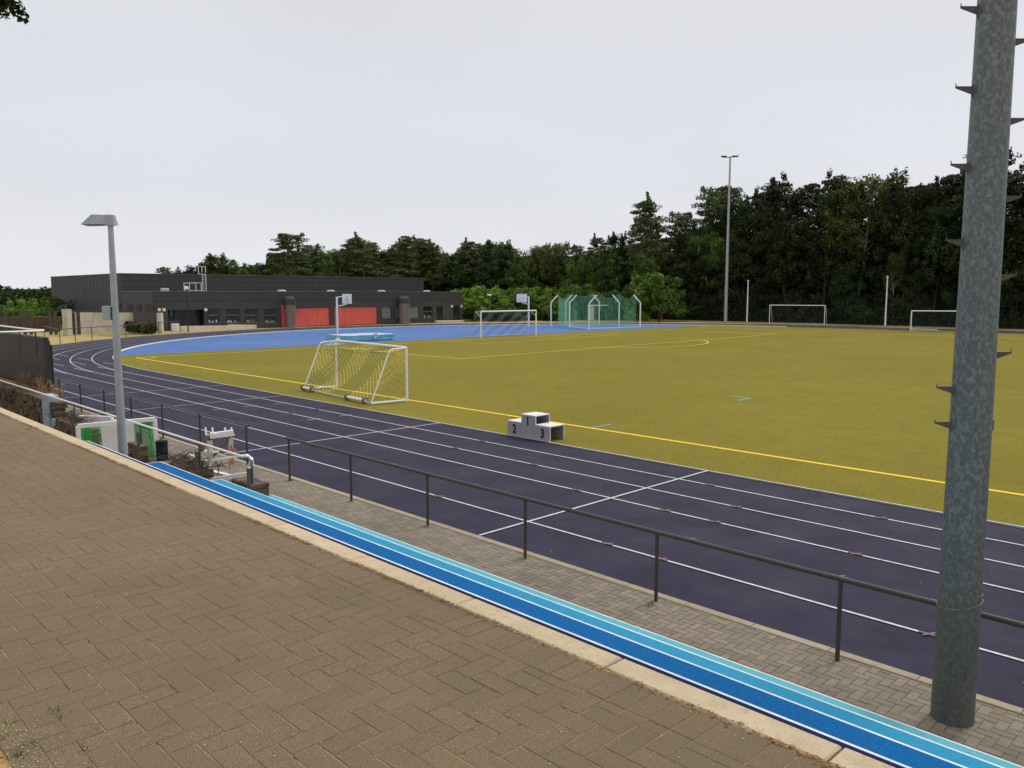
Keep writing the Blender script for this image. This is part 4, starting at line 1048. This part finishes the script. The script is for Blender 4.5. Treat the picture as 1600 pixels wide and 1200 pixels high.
gbox('concrete_pillar','white rendered pillar at the corner of the dark building','pillar','lowwhite',246,253,519.5,489,.5)
gbox('low_wall','long low white wall in front of the building entrance and windows','wall','lowwhite',283,362,518,509.5,.4,0,514.5,508.5)
gbox('low_wall','lower white wall continuing right under the building windows','wall','lowwhite',362,401,514.5,507,.6,0,512.5,507.5)
gbox('cabinet','white box cabinet beside the building entrance door','cabinet','signwhite',267,278,516.5,505.5,.5)
gbox('doorstep','pale concrete doorstep at the right end of the building','step','lowwhite',682,725,503.8,501.2,1.5,0,503.2,500.8)
gbox('cabinet','grey slatted box against the dark side wall, left of the white pillar','cabinet','galv_rail',220,226,514,496,.5)
# ivy covered low wall
A=G(200,519.5); B=G(239,522)
rd=random.Random(8); b=MB()
for i in range(2600):
    u=rd.random(); p=A.lerp(B,u); z=rd.uniform(.1,1.1-.35*u)+.1; p=p+Vector((rd.gauss(0,.12),rd.gauss(0,.2),0))
    a=rd.uniform(0,2*pi); s=.13; n1=Vector((math.cos(a),math.sin(a),rd.uniform(-.5,.5)))*s; n2=Vector((-math.sin(a)*.5,math.cos(a)*.5,1)).normalized()*s
    c=Vector((p.x,p.y,z)); b.face([c-n1,c-n2,c+n1,c+n2])
dv=(B-A).normalized(); nv=Vector((-dv.y,dv.x,0))
b.face([A,B,B+Z(.8),A+Z(1.1)]); b.face([A+nv*.5,A,A+Z(1.1),A+nv*.5+Z(1.1)])
o=b.build('ivy_wall',M['hedge']); tag(o,'low wall overgrown with dark ivy in front of the building side wall','wall')
A=G(238,520.5); c=Vector((A.x,A.y,0)); b=MB(); b.tube([c,c+Z(1.3)],.42,12); o=b.build('waste_bin',M['black']); tag(o,'large black bin at the right end of the ivy covered wall','bin')
c=G(253+1,517); 
# dark gate frames at far left
for i,(a,c_,lab) in enumerate(((-30,10,'leftmost'),(40,49,'second from the left'),(80,88,'third from the left'),(116,124,'rightmost'))):
    A=G(a if a>0 else 0,523); B=G(c_,523)
    root=thing('gate_frame','dark grey steel gate post pair before the green shrub, '+lab,'gate',(A.x,A.y,0),'dark gate posts beyond the bend')
    for q in (A,B):
        zt_=zat(60,488,q); b=MB(); b.tube([q-Z(0),Vector((q.x,q.y,zt_))],.17,4); part('post',b,M['rail'],root)
b=MB(); A=G(-20,523); B=G(210,519); zt_=zat(60,487.5,A)
b.bar(Vector((A.x,A.y,zt_)),Vector((B.x,B.y,zt_)),.12); o=b.build('top_beam',M['rail']); tag(o,'thin dark beam spanning over the gate posts beyond the bend','beam')
A=G(-30,520); B=G(95,518)
stw=stonewall('low rough stone wall beyond the bend, seen between the dark gate posts',0,30,0,.4,0,1.55,31)
dv=(B-A); stw.scale=(dv.length/30,1,1); stw.location=(A.x,A.y,0); stw.rotation_euler=(0,0,math.atan2(dv.y,dv.x)); stw['group']='' ; del stw['group']
# dark litter bin at doorstep
p=G(702.5,501.5); c=Vector((p.x,p.y,0)); b=MB(); b.tube([c,c+Z(.9)],.28,10); o=b.build('waste_bin',M['frame']); tag(o,'small dark bin between the two doors at the right end of the building','bin')

# ------------------------------------------------------------------ ball fence in front of the forest
fa=Vector((-100,111.8,0)); fb=Vector((60,114.5,0))
fa=Vector((-86,111.6,0))
root=thing('ball_fence','tall dark wire mesh fence on slim posts in front of the forest','fence',fa)
ln_=(fb-fa).length; dv=(fb-fa).normalized(); k=0
b2=MB()
while k*3.6<ln_:
    p=fa+dv*k*3.6; b=MB(); b.tube([p,p+Z(4.1)],.05,6); part('post',b,M['bin'],root); k+=1
for z in (.1,1.35,2.7,4.05): b2.bar(fa+Z(z),fb+Z(z),.03)
part('wire',b2,M['bin'],root)
b=MB(); b.face([fa+Z(.05),fb+Z(.05),fb+Z(4.0),fa+Z(4.0)]); part('mesh_panel',b,M['meshdark'],root)

# ------------------------------------------------------------------ trees
def leafquad(V,F,c,s,nrm,rd):
    a=Vector((rd.gauss(0,1),rd.gauss(0,1),rd.gauss(0,1))); n=(nrm*1.0+a*.75).normalized()
    t=n.cross(Vector((rd.gauss(0,1),rd.gauss(0,1),rd.gauss(0,1))))
    if t.length<1e-3: return
    t.normalize(); u=n.cross(t); k=len(V); s1=s*rd.uniform(.6,1.3); s2=s1*rd.uniform(.35,.7)
    V+= [tuple(c-t*s1),tuple(c-u*s2),tuple(c+t*s1),tuple(c+u*s2)]; F.append((k,k+1,k+2,k+3))
def limb(b,p,q,r0,r1,rd,n=5):
    pts=[];rs=[]
    for i in range(4):
        u=i/3; x=p.lerp(q,u)+(Vector((rd.gauss(0,1),rd.gauss(0,1),rd.gauss(0,.4)))*(q-p).length*.05 if 0<i<3 else Vector())
        x.z+=math.sin(u*pi)*(q-p).length*.05; pts.append(x); rs.append(r0+(r1-r0)*u)
    b.tube(pts,rs,n,False)
def make_tree(kind,seed):
    rd=random.Random(seed); V=[];F=[]; tb=MB()
    H=1.0
    if kind=='broad':
        W=.30; zc=.56; hz=.43; nc=85; per=110; cs=.075; ls=.0135; tr0=.022; ttop=.75
    elif kind=='birch':
        W=.22; zc=.55; hz=.44; nc=85; per=90; cs=.06; ls=.011; tr0=.014; ttop=.9
    elif kind=='bush':
        W=.62; zc=.48; hz=.52; nc=70; per=110; cs=.15; ls=.03; tr0=.03; ttop=.6
    elif kind=='spruce':
        W=.17; nc=80; per=90; cs=.05; ls=.012; tr0=.016; ttop=.97
    else:
        W=.24; nc=34; per=190; cs=.075; ls=.0115; tr0=.014; ttop=.9
    lean=Vector((rd.uniform(-.03,.03),rd.uniform(-.03,.03),0))
    tp=[Vector((0,0,-.02))]+[Vector((lean.x*i*1.3+rd.gauss(0,.006),lean.y*i*1.3+rd.gauss(0,.006),ttop*i/5)) for i in range(1,6)]
    tb.tube(tp,[tr0*(1-.16*i) for i in range(6)],7,False)
    def trunk_at(z):
        u=max(0,min(.999,z/ttop))*5; i=int(u); return tp[i].lerp(tp[min(i+1,5)],u-i)
    cl=[]
    if kind=='pine':
        lev=rd.uniform(.42,.55)
        for i in range(nc):
            z=lev+(.98-lev)*(i/(nc-1))**.9; a=i*2.4+rd.uniform(-.4,.4)
            env=W*(1-.75*((z-lev)/(1-lev))**2)*rd.uniform(.35,1.0)
            c=trunk_at(min(z,ttop))+Vector((math.cos(a)*env,math.sin(a)*env,z-min(z,ttop)+rd.uniform(-.01,.02)))
            c.z=z; cl.append((c,Vector((1.3,1.3,.36))*cs*rd.uniform(.55,1.15)))
            st=trunk_at(min(z-.05,ttop)); limb(tb,st,c,tr0*.28,tr0*.08,rd)
        for i in range(6):
            z=rd.uniform(.2,lev); a=rd.uniform(0,6.3); st=trunk_at(z); limb(tb,st,st+Vector((math.cos(a)*.09,math.sin(a)*.09,rd.uniform(-.01,.03))),tr0*.16,.001,rd,4)
    elif kind=='spruce':
        for i in range(nc):
            z=.12+.86*(i/(nc-1)); a=i*2.4; env=W*(1-z)**.75*rd.uniform(.4,1.05)
            c=Vector((math.cos(a)*env,math.sin(a)*env,z-env*.15)); cl.append((c,Vector((1.2,1.2,.55))*cs*(1.15-.6*z)))
            if i%2==0: limb(tb,trunk_at(z*.95),c,tr0*.15,.001,rd,4)
    else:
        k=0
        lobes=[(Vector((rd.uniform(-1,1)*W*.5,rd.uniform(-1,1)*W*.5,zc+rd.uniform(-.5,.6)*hz)),rd.uniform(.45,.75)) for _ in range(7)]+[(Vector((0,0,zc)),.85)]
        for i in range(nc):
            lc,lr=lobes[i%len(lobes)]
            while True:
                d_=Vector((rd.gauss(0,1),rd.gauss(0,1),rd.gauss(0,1)+.15)); 
                if d_.length>.1: break
            d_.normalize(); rr2=lr*rd.uniform(.72,1.08)
            c=lc+Vector((d_.x*W*rr2,d_.y*W*rr2,d_.z*hz*rr2*.8))
            if c.z<(.1 if kind!='bush' else .05): c.z=rd.uniform(.1,.3)
            c.z=min(c.z,.97)
            cl.append((c,Vector((1,1,.72))*cs*rd.uniform(.6,1.25)))
            if i%3==0: limb(tb,trunk_at(max(.15,min(c.z-.12,ttop*.95))),c,tr0*.3,.002,rd)
    for _ in range({'pine':12,'spruce':4,'broad':18,'birch':16,'bush':10}[kind]):
        src=rd.choice(cl)[0]; up=Vector((src.x*.5/max(.1,W),src.y*.5/max(.1,W),.9)).normalized()
        for q in (.5,.85): cl.append((src+up*cs*q*1.1,Vector((.5-.25*q,.5-.25*q,.4))*cs*rd.uniform(.8,1.2)))
    for c,s in cl:
        for j in range(per if s.x>cs*.45 else per//4):
            d_=Vector((rd.gauss(0,1),rd.gauss(0,1),rd.gauss(0,1))).normalized(); r_=rd.random()**.45
            p=c+Vector((d_.x*s.x,d_.y*s.y,d_.z*s.z))*r_
            if kind=='birch': p.z-=rd.random()**2*.05
            nn=d_ if kind!='pine' else Vector((d_.x*.4,d_.y*.4,abs(d_.z)+.5)).normalized()
            leafquad(V,F,p,ls,nn,rd)
    me=bpy.data.meshes.new('crown'); me.from_pydata(V,[],F); me.update()
    mt=bpy.data.meshes.new('trunk'); mt.from_pydata(tb.v,[],tb.f); mt.update(); mt.shade_smooth()
    return me,mt
PROTO={}
for kind,n in (('broad',4),('pine',4),('birch',1),('bush',3),('spruce',1)):
    PROTO[kind]=[make_tree(kind,100+i*7+len(kind)) for i in range(n)]
LEAFM={'broad':'leaf','dark':'leafdark','pine':'needle','birch':'birch','bush':'leaflight','spruce':'leafdark','midbush':'leaf','brightbroad':'leaflight','darkpine':'needledark'}
cache={}
def tmesh(kind,matname,i,bark):
    key=(kind,matname,i)
    if key not in cache:
        me,mt=PROTO[kind][i%len(PROTO[kind])]; me=me.copy(); mt=mt.copy(); me.materials.append(M[matname]); mt.materials.append(M[bark]); cache[key]=(me,mt)
    return cache[key]
NAMES={'darkpine':'pine_tree','broad':'broadleaf_tree','dark':'broadleaf_tree','pine':'pine_tree','birch':'birch_tree','bush':'shrub','spruce':'spruce_tree','midbush':'shrub','brightbroad':'broadleaf_tree'}
CATS={'darkpine':'pine tree','broad':'tree','dark':'tree','pine':'pine tree','birch':'birch tree','bush':'shrub','spruce':'spruce tree','midbush':'shrub','brightbroad':'tree'}
TREES=[]
def tree(kind,px,dist,pytop,wf=1.0,label=None,seed=None,at=None):
    rd=random.Random(int(px*13+dist*7+pytop)); base=at
    if base is None:
        p=P(px,500,dist); base=Vector((p.x,p.y,0))
    H=zat(px,pytop,base)/.99
    geo={'darkpine':'pine','broad':'broad','dark':'broad','brightbroad':'broad','midbush':'bush'}.get(kind,kind)
    bark={'pine':'pinebark','darkpine':'pinebark','birch':'birchbark'}.get(kind,'bark')
    i=rd.randrange(4)
    me,mt=tmesh(geo,LEAFM[kind],i%len(PROTO[geo]),bark)
    root=bpy.data.objects.new(NAMES[kind],None); COL.objects.link(root); root.location=base-Z(.02); root.rotation_euler=(0,0,rd.uniform(0,6.28))
    wd=H*wf*rd.uniform(.92,1.1)
    if geo in('broad','pine','birch'): wd=min(wd,H*1.15*wf)
    root.scale=(wd,wd,H)
    for nm,m_ in (('crown',me),('trunk',mt)):
        o=bpy.data.objects.new(nm,m_); COL.objects.link(o); o.parent=root
    TREES.append((root,kind,px,dist,pytop,label)); return root
# behind the building, left to right along the skyline
for t in (('dark',-40,210,438,1.4),('dark',10,230,446,1.5),('dark',45,225,451,1.4),('dark',75,220,447,1.4),('dark',100,235,440,1.4),
  ('broad',262,190,419,1.2),('broad',290,180,411,1.1),('pine',272,200,418,1.1),('broad',325,185,404,1.2),('broad',352,170,402,1.0),('brightbroad',378,180,405,1.0),('broad',400,170,404,1.1),
  ('pine',442,158,367,1.15),('broad',468,180,405,1),('dark',492,172,402,1.0),('pine',503,165,384,1.0),('pine',532,172,379,1),('broad',520,160,404,1),('pine',560,168,382,.9),
  ('pine',583,160,371,1.0),('pine',608,162,369,1.05),('pine',632,158,373,1.0),('pine',655,165,375,.9),('pine',678,160,386,1.0),('broad',700,170,398,.9),('pine',722,158,377,.95),('pine',742,164,388,.9),
  ('dark',768,156,381,.9),('dark',792,160,378,.9),('broad',815,152,388,.85),('birch',838,160,384,.9),('birch',862,156,381,.95),('pine',880,164,392,.8),('broad',905,150,389,.9),('pine',930,150,371,.8),('broad',950,146,372,.85),('dark',968,148,371,.7),
  ('broad',485,166,402,1.5),('broad',512,170,398,1.4),('broad',570,172,394,1.4),('broad',598,168,398,1.4),('broad',640,166,396,1.4),('pine',480,176,392,1.0),('pine',548,166,394,1.1),('pine',668,164,382,1.0),('broad',545,178,392,1.5),('pine',595,172,378,1.0),('broad',620,176,384,1.5),('pine',645,174,380,1.0),('broad',665,170,388,1.4),('broad',690,166,394,1.4),('pine',710,170,386,.9),('broad',735,158,392,1.4),('pine',756,168,384,.9),('broad',780,166,384,1.4),('pine',803,162,384,.9),('dark',828,162,389,.9),('birch',850,168,385,1.0),('broad',892,158,394,1.4),('pine',915,158,384,.8),('dark',978,152,366,.7),('broad',282,170,424,1.1),('dark',308,176,414,1.1),('dark',338,168,408,1.1),('dark',418,164,410,1.0),
  ('pine',990,140,336,.75),('pine',1035,135,314,.85),('broad',1015,142,355,.7),('pine',1062,136,330,.75),('broad',1010,130,400,.8),('dark',1080,134,345,.8)):
    tree(*t)
# forest edge at right
def edge(kind,px,off,pytop,wf=1.0):
    if kind=='pine' and px>1150: kind='darkpine'  # right-hand pines get the needle colour darkened for backlight
    az=AZ+math.atan2(800-px,FPX); Y=113.6+off; base=Vector((-Y*math.tan(az),Y,0)); d_=Vector((base.x,base.y)).dot(FW)
    return tree(kind,px,d_,pytop,wf,at=base)
for t in (('pine',1100,6,289,.85),('pine',1112,12,290,.75),('broad',1085,2,372,.8),('broad',1130,3,345,.8),('pine',1160,10,304,.8),('spruce',1192,12,300,.9),('dark',1170,3,330,.85),('dark',1205,4,318,.85),
  ('pine',1238,10,284,.9),('pine',1268,12,279,.85),('dark',1235,3,335,.85),('pine',1300,12,286,.8),('birch',1335,5,277,1.15),('dark',1285,4,330,.85),('dark',1365,6,312,.8),('pine',1372,13,300,.8),
  ('dark',1400,4,296,.8),('pine',1412,12,289,.8),('pine',1445,11,288,.8),('dark',1450,4,325,.8),('pine',1478,10,291,.8),('pine',1505,9,276,.85),('dark',1500,3,330,.8),('pine',1540,8,258,.9),('dark',1545,3,300,.85),
  ('dark',1145,9,325,.8),('pine',1180,14,306,.85),('pine',1218,13,300,.85),('dark',1255,7,310,.9),('pine',1285,14,290,.85),('dark',1310,9,305,.85),('pine',1350,14,292,.85),('dark',1385,10,312,.85),('pine',1395,15,296,.85),('dark',1425,8,305,.85),('pine',1460,15,294,.85),('dark',1480,7,312,.85),('pine',1520,13,272,.85),('pine',1565,11,244,.85),
  ('pine',1585,6,230,.95),('dark',1600,3,285,.85),('pine',1630,7,236,.95),('dark',1655,4,280,.85),('pine',1690,6,225,.95),('dark',1120,5,400,.8),('dark',1320,2,380,.8),('dark',1430,2,400,.8),('birch',1395,3,395,.7)):
    edge(*t)
# bright shrubs and young trees along the back of the court
for t in (('bush',738,128,450,1.2),('bush',762,130,448,1.1),('midbush',786,131,450,1.2),('bush',808,133,452,1.1),('midbush',832,134,451,1.2),('bush',858,134,447,1.1),('midbush',886,136,447,1.1),('bush',903,137,446,1.0),('midbush',930,137,452,1.1),('midbush',955,133,456,1.0),
  ('bush',1005,128,432,.72),('midbush',1030,126,430,.9),('midbush',1052,126,462,1.0),('midbush',1085,122,468,1.1),('midbush',1345,104,474,1.0),
  ('bush',40,104,470,.9),('bush',60,108,468,.9),('midbush',85,112,466,1.0),('midbush',5,106,474,1.0),('midbush',870,128,468,1.2),('midbush',795,126,474,1.3)):
    if t[0]=='midbush' and t[1]==1345: edge('midbush',1345,1.5,474,1.0)
    elif t[1] in (1052,1085): edge(t[0],t[1],1.6,t[3],t[4])
    else: tree(*t)
# labels: kind + landmark + order
ZONES=[(-200,130,'far left beyond the gate posts'),(130,300,'behind the left end of the dark building'),(300,410,'behind the roof ladder of the building'),(410,470,'rising behind the first bronze cylinder'),(470,560,'behind the building above the first red door'),
 (560,640,'behind the building above the second red door'),(640,725,'behind the right end of the building'),(725,845,'behind the large white goal'),(845,1003,'behind the green throwing cage'),(1003,1125,'between the cage and the tall slender mast'),
 (1125,1200,'just right of the tall slender mast'),(1200,1300,'behind the far goal beyond the track'),(1300,1400,'around the right flag pole'),(1400,1500,'behind the partly hidden far goal'),(1500,1800,'at the right edge beyond the galvanised mast')]
DESC={'darkpine':'dark layered pine','broad':'green broadleaf tree','dark':'dark broadleaf tree','pine':'layered pine','birch':'olive birch','bush':'bright green shrub','spruce':'narrow dark spruce','midbush':'mid green shrub','brightbroad':'fresh green tree'}
ORD=['first','second','third','fourth','fifth','sixth','seventh','eighth','ninth','tenth','eleventh','twelfth','thirteenth']
bk_={}
for t in TREES:
    z=next(i for i,q in enumerate(ZONES) if q[0]<=t[2]<q[1]); bk_.setdefault((z,t[1]),[]).append(t)
for (z,k),lst in bk_.items():
    lst.sort(key=lambda t:t[2])
    for i,t in enumerate(lst):
        s=DESC[k]+' '+ZONES[z][2]
        if len(lst)>1: s='%s %s from left, %s'%(ORD[i],DESC[k],ZONES[z][2])
        tag(t[0],s,CATS[k],{'bush':'shrubs along the back of the court','midbush':'shrubs along the back of the court'}.get(k,'trees of the surrounding forest'))
# deep forest behind the edge, read as one mass
rd=random.Random(77); V=[];F=[]
def mass(n,pf):
    for _ in range(n):
        c,s=pf(); leafquad(V,F,c,s,Vector((0,0,.3)),rd)
from mathutils import noise as mnoise
def hill(u): return .80+.12*mnoise.noise(Vector((u*.09,3.3,0)))+.08*mnoise.noise(Vector((u*.33,7.7,0)))
def pf_right():
    x=rd.uniform(-100,30); Y=119+rd.random()*16; hmax=(13.5+(x+100)*.04)*hill(x); return Vector((x,Y,rd.random()**1.15*hmax)),rd.uniform(.35,.85)
mass(60000,pf_right)
def pf_back():
    px=rd.uniform(240,1130); dd=rd.uniform(172,200) if px<700 else rd.uniform(156,178); 
    p=P(px,500,dd); top=zat(px,(432-(px-240)*.1) if px<420 else 397 if px<700 else 402-(max(0,px-900))*.22,p)*(.78+hill(px*.25)*.27); return Vector((p.x,p.y,rd.random()**1.1*top)),rd.uniform(.35,.95)
mass(52000,pf_back)
def pf_left():
    px=rd.uniform(-150,140); dd=rd.uniform(215,250); p=P(px,500,dd); top=zat(px,452,p)*(.8+hill(px*.15)*.22); return Vector((p.x,p.y,rd.random()*top)),rd.uniform(.35,.8)
mass(9000,pf_left)
me=bpy.data.meshes.new('deep_forest'); me.from_pydata(V,[],F); me.update(); me.materials.append(M['leafdark'])
o=bpy.data.objects.new('deep_forest',me); COL.objects.link(o); o['kind']='stuff'; o['label']='deep dark forest mass filling the gaps behind the edge trees'; o['category']='forest'
# understory along the fence
V=[];F=[]
def pf_under():
    x=rd.uniform(-98,25); Y=113+rd.random()*4; return Vector((x,Y,rd.random()**1.5*(2.6+1.6*mnoise.noise(Vector((x*.2,0,9)))))),rd.uniform(.12,.3)
mass(16000,pf_under)
def pf_u2():
    px=rd.uniform(722,1000); dd=rd.uniform(133,140); p=P(px,500,dd); return Vector((p.x,p.y,rd.random()**1.3*(3.6+1.5*mnoise.noise(Vector((px*.04,0,9)))))),rd.uniform(.12,.32)
mass(12000,pf_u2)
me=bpy.data.meshes.new('undergrowth'); me.from_pydata(V,[],F); me.update(); me.materials.append(M['leafdark'])
o=bpy.data.objects.new('undergrowth',me); COL.objects.link(o); o['kind']='stuff'; o['label']='dark leafy undergrowth along the foot of the forest'; o['category']='undergrowth'
# overhanging tree whose lowest twig enters at the top left
tp=P(-3,4,6.6)
base=Vector((tp.x-1.6,tp.y-4.2,ZT-.05))
root=thing('broadleaf_tree','leafy dark twig of a near tree hanging into the top left corner','tree',base)
b=MB(); b.tube([base,base+Vector((.1,.2,2.5)),base+Vector((.2,.5,5.2)),base+Vector((.1,.8,8))],[.2,.17,.13,.08],10,False)
fk=base+Vector((.2,.5,5.2)); b.tube([fk,fk.lerp(tp+Z(1.2),.5)+Z(.7),tp+Z(1.0),tp+Z(.25)],[.09,.06,.03,.008],8,False)
part('trunk',b,M['bark'],root,True)
rd=random.Random(6); V=[];F=[]
def leafspray(c,rad,n,s):
    for i in range(n):
        d_=Vector((rd.gauss(0,1),rd.gauss(0,1),rd.gauss(0,1))).normalized()*rad*rd.random()**.5
        leafquad(V,F,c+d_,s,Vector((0,0,1)),rd)
rv=Vector((RT.x,RT.y,0))
for off,rad,n in ((Vector((0,0,.02)),.09,30),(rv*.08+Z(.03),.08,24),(rv*.13-Z(.02),.075,26),(rv*.17-Z(.10),.05,16),(rv*.02-Z(.06),.07,20),(rv*-.12+Z(.1),.2,60),(rv*-.3+Z(.4),.4,160),(rv*-.9+Z(.9),.8,500),(rv*-.5+Z(1.6),.8,500),(rv*-1.8+Z(1.4),1.2,700)):
    leafspray(tp+off,rad*.9,int(n*1.6),.032)
for i in range(30):
    leafspray(base+Vector((rd.uniform(-2,2),rd.uniform(-2.2,2.0),rd.uniform(5.5,9.5))),.7,220,.05)
o=part('crown',(lambda m_:(setattr(m_,'v',V),setattr(m_,'f',F),m_)[2])(MB()),M['leafdark'],root)
